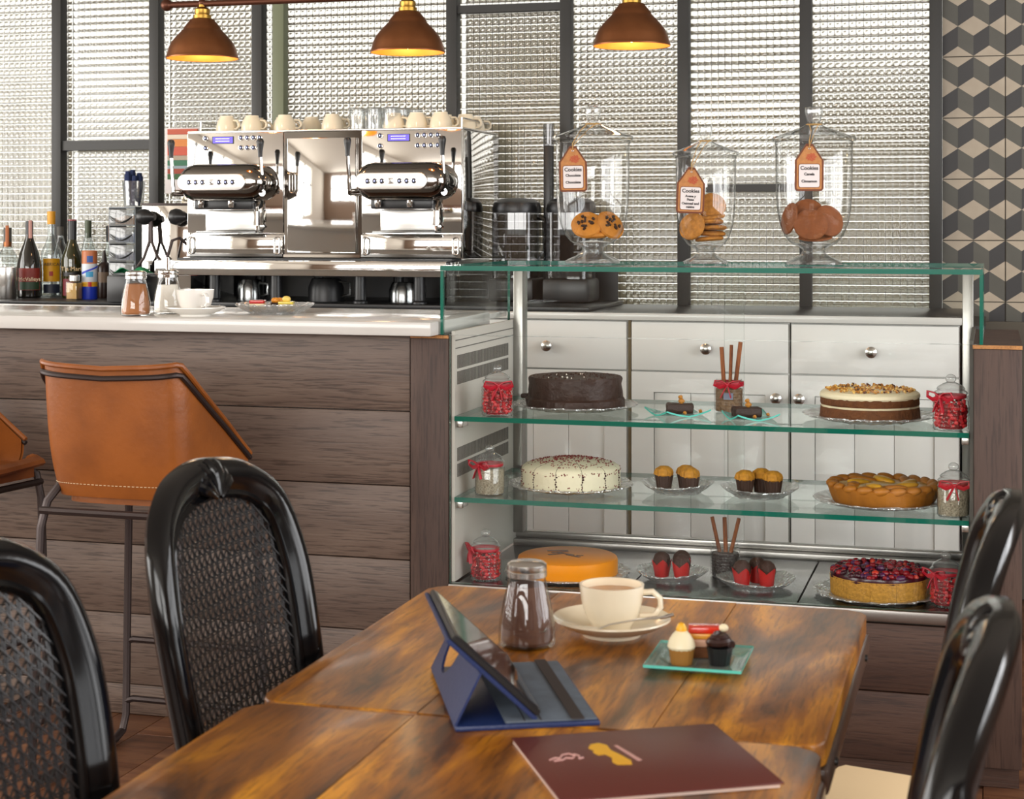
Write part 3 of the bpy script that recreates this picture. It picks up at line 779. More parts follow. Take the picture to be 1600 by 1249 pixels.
MB().tube([(.09, -.19, .21), (.07, -.21, .235), (.045, -.22, .225), (.03, -.225, .17), (.02, -.225, .105)], .006, 8).build('steam_wand', M_TUBE, su)
c2 = thing('coffee_cup', 'cream cup upside down on top of the steamer cabinet', 'cup', (-2.885, 5.80, 1.377 + .058)); c2.rotation_euler = (PI, 0, R(-100))
cup_parts(c2, M_CREAM, .044, .058)

# ---- coloured card rack behind
rk = thing('card_rack', 'white rack of striped orange, green and red cards on the window frame', 'rack', (-3.09, 6.085, 1.42))
B('back_board', M_TAGLB, rk, -.06, .09, 0, .012, 0, .26, bev=.002)
zc_ = .255
for nm, h, mt in (('card', .022, 'b8553c'), ('card', .018, 'd9c9b4'), ('card', .030, 'd2803a'), ('card', .035, 'c4523a'), ('card', .018, 'a89a86'), ('card', .022, '2f6a4c'), ('card', .012, '8fa0a8'), ('card', .020, '9a3c22'), ('card', .022, '2f5a2a')):
    B(nm, pm('card_' + mt, mt, .6), rk, -.045, .085, -.008, 0, zc_ - h, zc_ - .001); zc_ -= h

# ---- drawer organiser
og = thing('drawer_organiser', 'clear plastic five drawer organiser beside the steamer', 'organiser', (-3.165, 5.83, 1.014))
B('frame', pm('grey_plastic', '6a7076', .35), og, -.062, .05, -.05, .08, 0, .006)
for x in (-.062, .047): B('side', MATS['grey_plastic'], og, x, x + .003, -.05, .08, .006, .348)
B('top', MATS['grey_plastic'], og, -.062, .05, -.05, .08, .345, .350)
M_OGD = thin_glass('frosted_drawer', (.6, .64, .67), .08, 1, .1, white=.18)
for k in range(5):
    z0 = .008 + k * .0675
    d = B('drawer', M_OGD, og, -.057, .045, -.056, .078, z0, z0 + .063, bev=.002)
    MB().grid(lambda u, v: (-.057 + .10 * u, -.058 - .026 * v * math.sin(PI * u) ** .6, z0 + .036 - .026 * math.sin(PI * u) ** .8 + .026 * v * 0 + (.0 if v < .5 else .003)), 10, 2).build('scoop_pull', M_BLACKPL, d)
    if k > 1:
        mb = MB()
        for q in range(7): mb.box(-.045 + .012 * q, -.036 + .012 * q, -.03, .05, z0 + .006, z0 + .03 + .01 * random.random())
        mb.build('sachets', pm('sachet_%d' % k, ('c8b8a0', 'a86a50', 'b8b4c4', '7d8aa8', 'c4936a')[k], .6), d, smooth=0)
br = thing('brush_cup', 'clear cup holding navy blue cleaning brushes on the organiser', 'brush cup', (-3.165, 5.86, 1.364))
MB().lathe([(0, 0), (.032, 0), (.036, .002), (.044, .10), (.043, .10), (.034, .004), (0, .003)], 20).build('cup', M_JARHEAVY, br)
M_BLUEB = pm('navy_bristles', '16264f', .8)
for q in range(6):
    a = q * 1.05; x, y = .022 * math.cos(a), .022 * math.sin(a); h = .12 + .03 * ((q * 37) % 5) / 5
    MB().tube([(x * .7, y * .7, .006), (x * 1.2, y, h * .6), (x * 1.3, y, h)], [.011, .013, .010], 7).build('brush', M_BLUEB, br)

# ---- bottles
def bottle(name, label, x, y, body, prof, cap=None, capm=None, extra=None, n=24, z=1.014, cat='bottle'):
    t = thing(name, label, cat, (x, y, z), 0, 'liquor bottles on the back counter')
    MB().lathe(prof, n).build('body', body, t)
    if cap: MB().lathe(cap, 16).build('cap', capm, t)
    if extra: extra(t)
    return t
def wrap(t, r, z0, z1, a0, a1, mat, name='paper_label', bulge=None):
    f = bulge or (lambda v: r)
    return MB().grid(lambda u, v: (f(v) * math.sin(R(a0 + (a1 - a0) * u)), -f(v) * math.cos(R(a0 + (a1 - a0) * u)), z0 + (z1 - z0) * v), 14, 6).build(name, mat, t)
M_BGL = pm('black_bottle_glass', (.012, .010, .008), .08, coat=.5)
M_BGREEN = pm('olive_bottle_glass', '2a2a0c', .06, coat=.5)
M_CLB = thin_glass('clear_bottle_glass', (.86, .9, .9), .05, 1.4, edge=(.3, .34, .34))
M_SMK = pm('brown_liqueur', '2a1a14', .3)
def reg(r, h, sh, nr, nh):   # ordinary bottle profile
    return [(0, 0), (r * .9, 0), (r, .006), (r, sh), (r * .93, sh + .015), (r * .7, sh + .035), (nr * 1.2, sh + .065), (nr, sh + .085), (nr, h), (0, h)]
a0 = cam.rotation_euler[2]
VA = 32   # labels turned towards the room's middle
bottle('liquor_bottle', 'clear round bottle with a dark cap and copper seal at the far left', -3.752, 5.92, M_CLB, reg(.046, .25, .13, .014, .25),
       [(.0155, .205), (.0165, .27), (0, .272)], M_SLOT, lambda t: (wrap(t, .0175, .20, .28, 5, 50, pm('copper_seal', 'b5683a', .5), 'tax_seal'), wrap(t, .0165, .195, .215, -180, 180, M_COPPER, 'neck_band')))
def lab_valley(t):
    q = wrap(t, .0475, .03, .115, VA - 55, VA + 55, pm('label_red', '7c2418', .5), 'paper_label', lambda v: .0478)
    wrap(q, .048, .032, .062, VA - 50, VA + 50, pm('label_green', '1e3a22', .5), 'lower_band', lambda v: .0482)
    e = Euler((R(90), 0, R(VA))); p = Vector((.0487 * math.sin(R(VA)), -.0487 * math.cos(R(VA)), .066))
    text('lettering', 'McValleys', .021, pm('label_cream', 'e5d3ae', .5), q, p, e)
    wrap(t, .0158, .225, .30, VA - 10, VA + 40, pm('pink_seal', 'd8a498', .6), 'tax_seal')
bottle('liquor_bottle', 'black teardrop bottle with a red and green oval label', -3.599, 5.83, M_BGL,
       [(0, 0), (.042, 0), (.047, .006), (.0475, .10), (.045, .135), (.036, .175), (.022, .21), (.0145, .235), (.0135, .285), (0, .285)],
       [(.0148, .245), (.0148, .297), (0, .298)], M_BLACKPL, lab_valley)
def lab_yellow(t):
    q = wrap(t, .041, .06, .150, VA - 50, VA + 50, pm('label_yellow', 'e2a315', .5), 'paper_label', lambda v: .0412)
    e = Euler((R(90), 0, R(VA)))
    for tx, sz, zz_ in (('FABRICAS', .017, .122),):
        text('lettering', tx, sz, M_INK, q, Vector((.0418 * math.sin(R(VA)), -.0418 * math.cos(R(VA)), zz_)), e)
    wrap(q, .0416, .082, .100, VA - 12, VA + 8, pm('label_crest', 'b03028', .5), 'crest', lambda v: .0418)
    wrap(t, .041, .015, .05, VA - 48, VA + 48, pm('label_navy', '232a3c', .5), 'lower_label', lambda v: .0412)
bottle('liquor_bottle', 'clear bottle with a yellow label and yellow seal over its cap', -3.563, 5.93, M_CLB, reg(.040, .32, .165, .013, .32),
       [(.0155, .285), (.0165, .335), (0, .337)], pm('yellow_cap', 'dd9a18', .4), lab_yellow)
MBg = bottle('liquor_bottle', 'plain clear wine shaped bottle with a grey band behind the yellow labelled one', -3.583, 6.03, M_CLB, reg(.038, .27, .15, .013, .27),
       [(.0145, .24), (.0145, .275), (0, .276)], M_SLOT, lambda t: wrap(t, .039, .04, .12, VA - 50, VA + 50, pm('label_grey', '8a8478', .5)))
def lab_maria(t):
    q = wrap(t, .0405, .085, .10, VA - 60, VA + 60, pm('label_black', '15110f', .4), 'paper_label', lambda v: .0408)
    text('lettering', 'Tía María', .023, pm('label_gold_ink', 'd8b98a', .5), q, Vector((.0416 * math.sin(R(VA)), -.0416 * math.cos(R(VA)), .106)), Euler((R(90), 0, R(VA))))
    wrap(t, .0405, .01, .075, VA - 60, VA + 10, pm('label_crimson', '6c1420', .5), 'lower_label', lambda v: .0408)
bottle('liquor_bottle', 'dark bottle with gold script lettering and a red topped cap', -3.418, 5.84, M_BGREEN, reg(.040, .285, .150, .015, .285),
       [(.0165, .225), (.0175, .295), (.0175, .297), (0, .298)], M_BLACKPL, lambda t: (lab_maria(t), MB().lathe([(0, .2982), (.017, .2982), (.017, .303), (0, .304)], 16).build('cap_top', M_B1, t)))
bottle('liquor_bottle', 'slim bottle with a grey green cap behind the blue tube', -3.432, 5.985, M_CLB, reg(.03, .28, .17, .012, .28),
       [(.0125, .23), (.0135, .30), (0, .301)], pm('grey_green_cap', '5a6450', .5), lambda t: wrap(t, .0305, .05, .13, VA - 50, VA + 50, pm('label_olive', '6f6a4c', .5)))
bottle('liquor_bottle', 'clear bottle with a black cap and orange seal beside the organiser', -3.372, 6.05, M_CLB, reg(.034, .25, .14, .013, .25),
       [(.0155, .215), (.0165, .278), (0, .279)], M_BLACKPL, lambda t: wrap(t, .0175, .215, .285, 10, 60, pm('orange_seal', 'c87a3a', .5), 'tax_seal'))
sb = bottle('sauce_bottle', 'dark brown sauce bottle with a nozzle next to the organiser', -3.302, 5.88, M_SMK, [(0, 0), (.026, 0), (.028, .005), (.028, .115), (.022, .13), (.011, .138), (.008, .165), (.003, .185), (0, .185)], None, None,
            lambda t: wrap(t, .0285, .06, .10, VA - 60, VA + 60, pm('label_tan', '7a6450', .5)))
tb = thing('biscuit_tube', 'blue and white printed cardboard tube with an orange band', 'tube', (-3.303, 5.77, 1.014))
MB().lathe([(0, 0), (.029, 0), (.0295, .002), (.0295, .048), (0, .048)], 28).build('blue_base', pm('tube_blue', '1532b0', .4), tb)
MB().lathe([(.0292, .048), (.0292, .066)], 28).build('yellow_band', pm('tube_yellow', 'e0a820', .4), tb)
wb_ = MB().lathe([(.0292, .066), (.0292, .135)], 28).build('white_wrap', pm('tube_white', 'ccd2da', .4), tb)
MB().lathe([(.0292, .135), (.0292, .182), (.027, .185), (0, .185)], 28).build('orange_top', pm('tube_orange', 'b5683a', .4), tb)
wrap(tb, .0296, .14, .165, VA - 22, VA + 22, pm('tube_logo_blue', '1d4a92', .4), 'logo_panel')
wrap(tb, .0296, .085, .105, VA - 30, VA + 25, pm('tube_logo_cyan', '3a9ac8', .4), 'picture_panel')
MB().tube([(.0297 * math.sin(R(VA + a)), -.0297 * math.cos(R(VA + a)), .112 + .0002 * a) for a in range(-70, 71, 10)], .004, 6, flat=(1, .2)).build('blue_ribbon_print', MATS['tube_blue'], tb)
wrap(tb, .0297, .048, .066, VA - 14, VA + 12, pm('tube_red', 'c0281c', .4), 'red_seal')
sp = thing('spice_jar', 'small square glass jar of pale spice with a steel lid', 'jar', (-3.339, 5.72, 1.014))
B('spice', pm('pale_spice', 'c09a5c', .8, bump=.4, bscale=120), sp, -.0205, .0205, -.0205, .0205, .003, .062)
B('glass', M_JAR, sp, -.0235, .0235, -.0235, .0235, 0, .068, bev=.005)
MB().lathe([(.016, .068), (.018, .07), (.0205, .071), (.0205, .091), (.018, .093), (0, .093)], 20).build('lid', M_STEEL, sp)
tu = thing('steel_tumbler', 'brushed steel tumbler at the far left end of the bottles', 'tumbler', (-3.623, 5.70, 1.014))
MB().lathe([(0, 0), (.04, 0), (.042, .003), (.046, .118), (.0455, .121), (.044, .118), (.040, .006), (0, .005)], 28).build('cup', M_STEEL, tu)

# ---- grinders / blenders right of the machine
def blender(x, y, label, tall=.0):
    t = thing('blender', label, 'blender', (x, y, 1.005), 0, 'smoked jug blenders beside the coffee machine')
    B('base', M_BLACKPL, t, -.085, .085, -.09, .09, .016, .10, bev=.012)
    MB().prism(rrect(-.078, .078, -.08, .08, .03, 5), 'xy', .10, .335).build('jug', M_SMOKE, t)
    MB().prism(rrect(-.066, .066, -.068, .068, .025, 5), 'xy', .104, .15).build('blade_housing', M_BLACKPL, t)
    MB().lathe([(.088, .335), (.09, .35), (.084, .372), (.06, .386), (0, .39)], 28).build('lid', M_BLACKPL, t)
    MB().tube([(.08, 0, .32), (.105, 0, .31), (.108, 0, .2), (.08, 0, .15)], .012, 8).build('handle', M_SMOKE, t)
    return t
blender(-1.66, 5.93, 'smoked jug blender touching the right side of the coffee machine')
blender(-1.45, 5.90, 'smoked jug blender behind the left cookie jar')
cp = thing('dispenser_column', 'tall narrow black dispenser column between the two blenders', 'dispenser', (-1.555, 5.985, 1.005))
B('foot', M_BLACKPL, cp, -.016, .016, -.035, .035, 0, .03, bev=.004)
B('column', M_BLACKPL, cp, -.013, .013, -.028, .028, .03, .58, bev=.004)
MB().tube([(0, 0, .58), (0, 0, .66)], .02, 14).build('clear_top', M_SMOKE, cp)

# ================================================================== things on the bar
def shaker(label, x, y, z, fill, fill_h, s=1.0, spout=False, lidm=M_STEEL, ridge=True):
    t = thing('powder_shaker' if not spout else 'sugar_dispenser', label, 'shaker' if not spout else 'dispenser', (x, y, z)); t.scale = (s, s, s)
    n = 48
    fl_ = (lambda a, zz_, r: r * (1 + .018 * abs(math.sin(a * 6)))) if ridge else None
    MB().lathe([(0, .002), (.036, 0), (.040, .003), (.041, .012), (.0395, .035), (.034, .065), (.0285, .088), (.0265, .097), (.0265, .102)], n, rad=fl_).build('jar', M_JAR, t)
    mb = MB().lathe([(0, .005), (.034, .005), (.0375, .010), (.0365, .034), (.0315, .062), (.0275, .080), (.026, fill_h), (0, fill_h + .004)], 32)
    mb.build('powder', fill, t)
    l = MB().lathe([(.0275, .100), (.029, .101), (.029, .108), (.028, .109), (.029, .112), (.0285, .118), (.024, .1215), (0, .123)], 32).build('lid', lidm, t)
    if spout: MB().tube([(0, 0, .045), (0, 0, .155)], .0065, 12).build('pour_tube', M_CHROME, t)
    return t
shaker('cinnamon shaker with a steel lid on the bar top beside the sugar dispenser', -2.187, 4.06, 1.056, M_COCOA2, .086, .98)
shaker('glass sugar dispenser with a metal pouring tube on the bar top', -2.160, 4.19, 1.056, M_SUGAR, .074, .98, True, M_CHROME, False)
def saucer(label, x, y, z, r, mat):
    o = MB().lathe([(0, .004), (r * .42, .004), (r * .44, 0), (r * .50, 0), (r * .52, .004), (r * .8, .012), (r, .022), (r * .995, .0245), (r * .78, .0155), (r * .48, .008), (0, .0075)], 48).build('saucer', mat, None, (x, y, z))
    return tag(o, label, 'saucer')
def spoon(label, a, b, z0, z1, mat=M_CHROME):
    """bowl centre a, handle end b"""
    ax, ay = a; bx, by = b; L = math.hypot(bx - ax, by - ay)
    t = thing('teaspoon', label, 'spoon', (ax, ay, z0), math.atan2(by - ay, bx - ax))
    MB().grid(lambda u, v: (.019 * (2 * u - 1) * 1.0, .0115 * (2 * v - 1) * math.sqrt(max(0, 1 - (2 * u - 1) ** 2 * .97)), .0012 - .004 * (1 - (2 * u - 1) ** 2) * (1 - (2 * v - 1) ** 2) + .004), 12, 8).build('bowl', mat, t)
    MB().tube([(.017, 0, .005), (.03, 0, .010), (L * .55, 0, (z1 - z0) * .6 + .004), (L * .9, 0, (z1 - z0)), (L, 0, (z1 - z0) + .003)], [.003, .0024, .0024, .0042, .0036], 8, flat=(.6, 1.3)).build('handle', mat, t)
saucer('white saucer under the cup on the bar top', -2.034, 4.10, 1.056, .080, M_WCHINA)
bc = thing('coffee_cup', 'white coffee cup on a saucer on the bar top', 'cup', (-2.034, 4.10, 1.0636), R(-38)); cup_parts(bc, M_WCHINA, .050, .062)
spoon('teaspoon lying on the saucer on the bar top', (-2.009, 4.045), (-1.949, 4.075), 1.074, 1.083)

def pressed_plate(label, x, y, z, r, h=.020, scal=0, rz=0, name='glass_plate', curl=0):
    def rad(a, zz_, q): return q * (1 + (.03 * abs(math.sin(a * scal / 2)) if scal and q > r * .6 else 0))
    mb = MB().lathe([(0, .003), (r * .55, .003), (r * .58, 0), (r * .63, 0), (r * .66, .004), (r * .85, h * .55), (r, h), (r * .99, h + .003), (r * .82, h * .55 + .004), (r * .6, .007), (0, .0065)], 64, rad=rad)
    if curl:
        for v in mb.bm.verts:
            q = math.hypot(v.co.x, v.co.y) / r
            if q > .6: v.co.z += curl * (q - .6) * (1 + math.cos(2 * math.atan2(v.co.y, v.co.x) + 1)) * .5
    for v in mb.bm.verts:
        if math.hypot(v.co.x, v.co.y) > r * .64: v.co.z += random.uniform(-.0017, .0017)
    o = mb.build(name, M_PRESSED, None, (x, y, z), (0, 0, rz), smooth=0)
    return tag(o, label, 'plate', 'pressed glass plates')
pressed_plate('pressed glass plate of small pastries on the bar top', -1.88, 4.27, 1.056, .105, .025, 22)
def slice_cake(label, x, y, z, sx, sy, layers, rz=0, topping=None):
    t = thing('petit_four', label, 'pastry', (x, y, z), rz, None)
    zc = 0
    for nm, h, mt in layers:
        B(nm, mt, t, -sx / 2, sx / 2, -sy / 2, sy / 2, zc, zc + h, bev=min(h * .2, .002)); zc += h
    if topping: topping(t, zc)
    return t
M_JELRED = pm('red_jelly', 'c3201c', .12, coat=.5); M_JELYEL = pm('yellow_glaze', 'd9c23a', .2, coat=.3); M_SPG = pm('pale_sponge', 'd9b070', .8, bump=.5, bscale=150); M_CRM = pm('pastry_cream', 'efdcb0', .5)
slice_cake('red jelly topped pastry square on the bar plate', -1.915, 4.235, 1.0635, .040, .034, (('base', .011, M_SPG), ('cream', .010, M_CRM), ('jelly', .009, M_JELRED)), R(12))
def blob(t, z):
    MB().ball((0, 0, z + .006), (.012, .011, .009)).build('topping', pm('lemon_cream', 'efd06a', .4), t)
slice_cake('yellow green pastry square with cream on the bar plate', -1.835, 4.245, 1.0635, .040, .036, (('base', .012, M_SPG), ('cream', .008, M_CRM), ('glaze', .007, M_JELYEL)), R(14), blob)
ft = thing('petit_four', 'tiny fruit tart in a dark case between the pastry squares', 'pastry', (-1.875, 4.275, 1.0635))
MB().lathe([(0, 0), (.014, 0), (.019, .022), (0, .023)], 18).build('case', M_CHOC, ft)
for k in range(5):
    a = k * 1.257; MB().ball((.009 * math.cos(a), .009 * math.sin(a), .028), (.008, .008, .008), 10, 6).build('fruit', pm('orange_fruit', 'e0922a', .3), ft)
gc = tag(MB().grid(lambda u, v: (-.055 + .13 * u, -.03 + .075 * v, .0 + .022 * (1 - (2 * u - 1) ** 2) * (.6 + .4 * math.sin(7 * u + 3 * v)) + .008 * math.sin(9 * u) * math.sin(6 * v) + .01), 18, 10).build('cloth', pm('green_cloth', '1f8a55', .8), None, (-3.03, 5.585, 1.110)), 'crumpled green cleaning cloth between the organiser and the steamer', 'cloth')
cs = thing('cloth_shelf', 'dark caddy holding the green cloth in front of the steamer', 'caddy', (-3.03, 5.58, 1.014))
B('body', M_BLACKPL, cs, -.07, .09, -.045, .05, 0, .098, bev=.006)
kn = thing('spatula', 'spatula with a red tipped black blade lying under the coffee machine tray', 'spatula', (-2.90, 5.56, 1.1145))
B('blade', M_STEELDK, kn, .03, .12, -.004, .012, .0, .004); B('red_tip', M_B3, kn, .12, .15, -.004, .012, 0, .005); B('handle', M_BLACKPL, kn, -.09, .03, -.006, .014, -.002, .007, bev=.002)
for k, (x, w_, h) in enumerate(((-2.63, .10, .075), (-2.33, .13, .082), (-2.03, .11, .07))):
    t = thing('steel_milk_jug' if k != 1 else 'knock_box', ('dark steel milk jug under the left group of the machine', 'black knock box under the middle of the machine', 'dark steel milk jug under the right group of the machine')[k], 'jug' if k != 1 else 'box', (x, 5.75, 1.020))
    MB().lathe([(0, 0), (w_ / 2, 0), (w_ / 2, h * .6), (w_ * .4, h), (w_ * .37, h), (w_ * .44, h * .6), (w_ * .44, .004), (0, .004)], 24).build('body', M_STEELDK if k != 1 else M_BLACKPL, t)
    MB().tube([(w_ * .42, -.01, h * .85), (w_ * .75, -.01, h * .8), (w_ * .75, -.01, h * .3), (w_ * .48, -.01, h * .2)], .005, 8).build('handle', M_STEELDK, t)

# ================================================================== cookie jars on the case
GT = 1.195
def cookie_jar(label, x, y, sw, sh, tagtext, tagdx, tagdz, tagrot=0, knobw=1):
    t = thing('cookie_jar', label, 'jar', (x, y, GT), 0, 'cookie jars on the display case')
    prof = [(0, .004), (.055, .002), (.074, 0), (.0745, .006), (.062, .013), (.045, .020), (.033, .028), (.029, .036), (.031, .042), (.040, .047), (.050, .052), (.062, .060), (.076, .078), (.087, .105), (.094, .140), (.0975, .185), (.0985, .25), (.099, .318), (.102, .323), (.099, .326)]
    MB().lathe([(r * sw, z * sh) for r, z in prof], 48).build('bowl', M_JAR, t)
    MB().lathe([(r * sw, z * sh) for r, z in [(0, .006), (.045, .005), (.070, .003), (.058, .012), (.040, .020), (.028, .030), (.026, .037), (.032, .046), (.05, .056), (.0, .062)]], 32).build('foot', M_JARHEAVY, t)
    l = MB().lathe([(r * sw, z * sh) for r, z in [(.097, .326), (.107, .328), (.109, .334), (.106, .340), (.095, .343), (.07, .352), (.045, .361), (.028, .368), (.018, .374), (.015, .379)]], 48).build('lid', M_JAR, t)
    MB().lathe([(r * sw * knobw, z * sh) for r, z in [(.010, .377), (.015, .381), (.017, .390), (.020, .402), (.0205, .412), (.019, .418), (.010, .4205), (0, .4205)]], 20, rad=lambda a, z, r: r * (1 + .05 * math.cos(8 * a))).build('lid_knob', M_JARHEAVY, l)
    # tag
    W, Hh = .0365, .120
    yy = -.112 * sw
    zt = .325 * sh + tagdz
    tg = bpy.data.objects.new('hang_tag', None); C.objects.link(tg); tg.parent = t
    tg.location = (tagdx, yy, zt); tg.rotation_euler = (R(2), R(tagrot), R(16))
    def tagshape(i):
        w2 = W - i; top = -i * 1.4; sh_ = -.042
        r = max(.004, .009 - i)
        return [(w2, sh_), (w2 - .006, sh_ + .008), (.008, top), (-.008, top), (-w2 + .006, sh_ + .008), (-w2, sh_)] + arc(-w2 + r, -Hh + i + r, r, 180, 270, 4) + arc(w2 - r, -Hh + i + r, r, 270, 360, 4)
    MB().prism(tagshape(0), 'xz', 0, .002).build('card', M_TAGBR, tg)
    MB().prism(tagshape(.0048), 'xz', -.0006, 0).build('ginger_print', M_TAGOR, tg)
    MB().prism(rrect(-.0275, .0275, -.1115, -.0505, .006), 'xz', -.0010, -.0006).build('label_border', M_TAGBR, tg)
    MB().prism(rrect(-.026, .026, -.110, -.052, .005), 'xz', -.0014, -.0010).build('white_label', M_TAGLB, tg)
    mb = MB()
    for k in range(26):
        a, q = k * 2.4, .0035 * math.sqrt(k); mb.box(.005 + q * .7 * math.cos(a) - .0022, .005 + q * .7 * math.cos(a) + .0022, -.0011, -.0006, -.034 + q * .55 * math.sin(a) - .0016, -.034 + q * .55 * math.sin(a) + .0016)
    mb.build('gingerbread_print', M_TAGRED, tg, smooth=0)
    MB().tube([(.0025 * math.cos(a), -.0012, -.012 + .0025 * math.sin(a)) for a in [k * PI / 4 for k in range(8)]], .0008, 5, closed=True).build('eyelet', M_STEEL, tg)
    for body, sz, z in tagtext:
        text('lettering', body, sz, M_INK, tg, (0, -.0016, z), (R(90), 0, 0), bold=.0003)
    # string around the neck of the lid
    k_ = .020 * sw
    MB().tube([(k_ * math.cos(a), k_ * math.sin(a), .373 * sh) for a in [i * PI / 8 for i in range(16)]], .0012, 5, closed=True).build('string_loop', M_STRING, t)
    MB().tube([(-k_ * .5, -k_, .373 * sh), (tagdx * .6, -.07 * sw, .352 * sh), (tagdx, yy - .003, zt + .006), (tagdx, yy - .0018, zt - .012), (tagdx + .004, yy - .002, zt + .004), (tagdx * .3 + .01, -.06 * sw, .355 * sh), (k_ * .7, -k_ * .8, .373 * sh)], .0011, 5).build('string', M_STRING, t)
    return t
cookie_jar('footed glass jar on the left with chocolate cookies', -1.029, 4.43, 1, 1, (('Cookies', .0135, -.066), ('Chocolate', .0095, -.080), ('Chocolate', .0095, -.098)), -.028, -.016, -1)
cookie_jar('smaller footed glass jar in the middle with oat cookies', -.726, 4.44, .80, .868, (('Cookies', .0135, -.066), ('Avena y', .0085, -.078), ('Pasas', .0085, -.087), ('Oatmeal and', .0085, -.097), ('raisins', .0085, -.106)), -.022, -.030, 2)
cookie_jar('footed glass jar on the right with cinnamon cookies', -.444, 4.44, 1.0, .972, (('Cookies', .0135, -.066), ('Canela', .0095, -.080), ('Cinnamon', .0095, -.098)), .000, -.008, 0, 1.1)
def cookie_mesh(r, h, mat, scal=0, chips=None):
    mb = MB().lathe([(0, 0), (r * .85, 0), (r, h * .35), (r * .96, h * .75), (r * .8, h), (0, h * 1.1)], 36, rad=(lambda a, z, q: q * (1 + .02 * math.cos(a * scal))) if scal else (lambda a, z, q: q * (1 + .03 * nz(3 * math.cos(a), 3 * math.sin(a), z * 90))))
    return mb.mesh('cookie', mat)
CK1 = cookie_mesh(.042, .016, M_COOKIE1); CK2 = cookie_mesh(.038, .012, M_COOKIE2); CK3 = cookie_mesh(.043, .009, M_COOKIE3, 34)
mb = MB()
for k in range(22):
    a = random.random() * 6.28; q = .024 * math.sqrt(random.random())
    mb.box(-.003, .003, -.0025, .0025, 0, .004, M=Matrix.Translation((q * math.cos(a), q * math.sin(a), .0165)) @ Matrix.Rotation(random.random() * 3, 4, 'Z'))
CHIP = mb.mesh('chocolate_chips', M_CHOC)
def cookie(me, label, loc, rot, group, chips=False):
    o = tag(ob('cookie', me, None, loc, rot), label, 'cookie', group)
    if chips: c = ob('chocolate_chips', CHIP, o); c['kind'] = 'stuff'
jx, jy = -1.029, 4.43
cookie(CK1, 'orange cookie with chocolate bits propped up at the front of the left jar', (jx - .012, jy - .018, GT + .098), (R(52), 0, R(8)), 'cookies in the left jar', True)
cookie(CK1, 'orange cookie with chocolate bits leaning on the right inside the left jar', (jx + .042, jy + .008, GT + .098), (R(40), R(48), R(10)), 'cookies in the left jar', True)
cookie(CK1, 'orange cookie lying flat at the bottom of the left jar', (jx + .004, jy - .002, GT + .070), (R(6), 0, 0), 'cookies in the left jar')
jx, jy = -.726, 4.44
for k in range(5):
    cookie(CK2, 'oat cookie in the pile of the middle jar, %s from the bottom' % ORD[k], (jx + .014 + .004 * ((k * 7) % 3 - 1), jy + .002 * ((k * 5) % 3), GT + .060 + .0145 * k), (R(4 * (k % 2)), R(-4 + 3 * k), k), 'cookies in the middle jar')
cookie(CK2, 'oat cookie on top of the pile, tilted towards the room in the middle jar', (jx + .014, jy + .012, GT + .150), (R(60), R(12), 0), 'cookies in the middle jar')
cookie(CK2, 'oat cookie standing on edge at the left of the middle jar', (jx - .030, jy - .022, GT + .097), (R(62), R(-50), 0), 'cookies in the middle jar')
jx, jy = -.444, 4.44
cookie(CK3, 'large cinnamon cookie facing the room at the front of the right jar', (jx - .004, jy - .040, GT + .102), (R(72), 0, R(10)), 'cookies in the right jar')
cookie(CK3, 'large cinnamon cookie standing behind the front one in the right jar', (jx - .016, jy - .002, GT + .128), (R(78), 0, R(6)), 'cookies in the right jar')
cookie(CK3, 'large cinnamon cookie seen on edge at the left of the right jar', (jx - .058, jy - .012, GT + .118), (R(78), 0, R(-58)), 'cookies in the right jar')
cookie(CK3, 'large cinnamon cookie leaning on the right side of the right jar', (jx + .036, jy - .008, GT + .112), (R(74), 0, R(38)), 'cookies in the right jar')
cookie(CK3, 'large cinnamon cookie lying at the bottom of the right jar', (jx + .004, jy, GT + .066), (R(12), 0, 0), 'cookies in the right jar')

# ================================================================== inside the display: jars
S1, S2, S0 = .817, .614, .395
def bow(par, x, y, z, s=1.0, tails=True, flip=1):
    mb = MB()
    for sg in (-1, 1):
        pts = [(0, 0, 0), (sg * .012, -.004, .008), (sg * .028, -.004, .010), (sg * .030, -.003, 0), (sg * .018, -.002, -.006), (0, 0, 0)]
        mb.tube([(x + p[0] * s, y + p[1] * s, z + p[2] * s) for p in pts], .0050 * s, 6, flat=(.35, 1))
    if tails:
        for sg in (-1, .5): mb.tube([(x, y - .001, z), (x + sg * .008 * s, y - .004, z - .014 * s), (x + sg * .016 * s, y - .003, z - .030 * s)], .0048 * s, 6, flat=(.3, 1))
    mb.ball((x, y - .002, z), .0045 * s)
    return mb.build('bow', M_RED, par)
def diamond(r, z0, z1):
    nu, nv = 44, 20
    return lambda u, v: ((r + .0016 * math.cos(u * 2 * PI * 11 + v * PI * 8) * math.cos(u * 2 * PI * 11 - v * PI * 8)) * math.cos(2 * PI * u), (r + .0016 * math.cos(u * 2 * PI * 11 + v * PI * 8) * math.cos(u * 2 * PI * 11 - v * PI * 8)) * math.sin(2 * PI * u), z0 + (z1 - z0) * v)
DJ1 = MB().grid(diamond(.0392, .003, .072), 132, 56, closed_u=True).mesh('jar', M_PRESSJAR)
DJ2 = MB().grid(diamond(.0370, .003, .066), 132, 56, closed_u=True).mesh('jar', M_PRESSJAR)
_sw = MB()
for k in range(330):
    a = random.random() * 6.28; q = .0335 * (1 - random.random() ** 3 * .5); _sw.mi = random.choice((0, 0, 1, 2))
    _sw.ball((q * math.cos(a), q * math.sin(a), random.uniform(.009, .066)), random.uniform(.0034, .0048), 7, 5)
_sw.mi = 1; _sw.lathe([(0, .004), (.028, .004), (.030, .06), (0, .062)], 20)
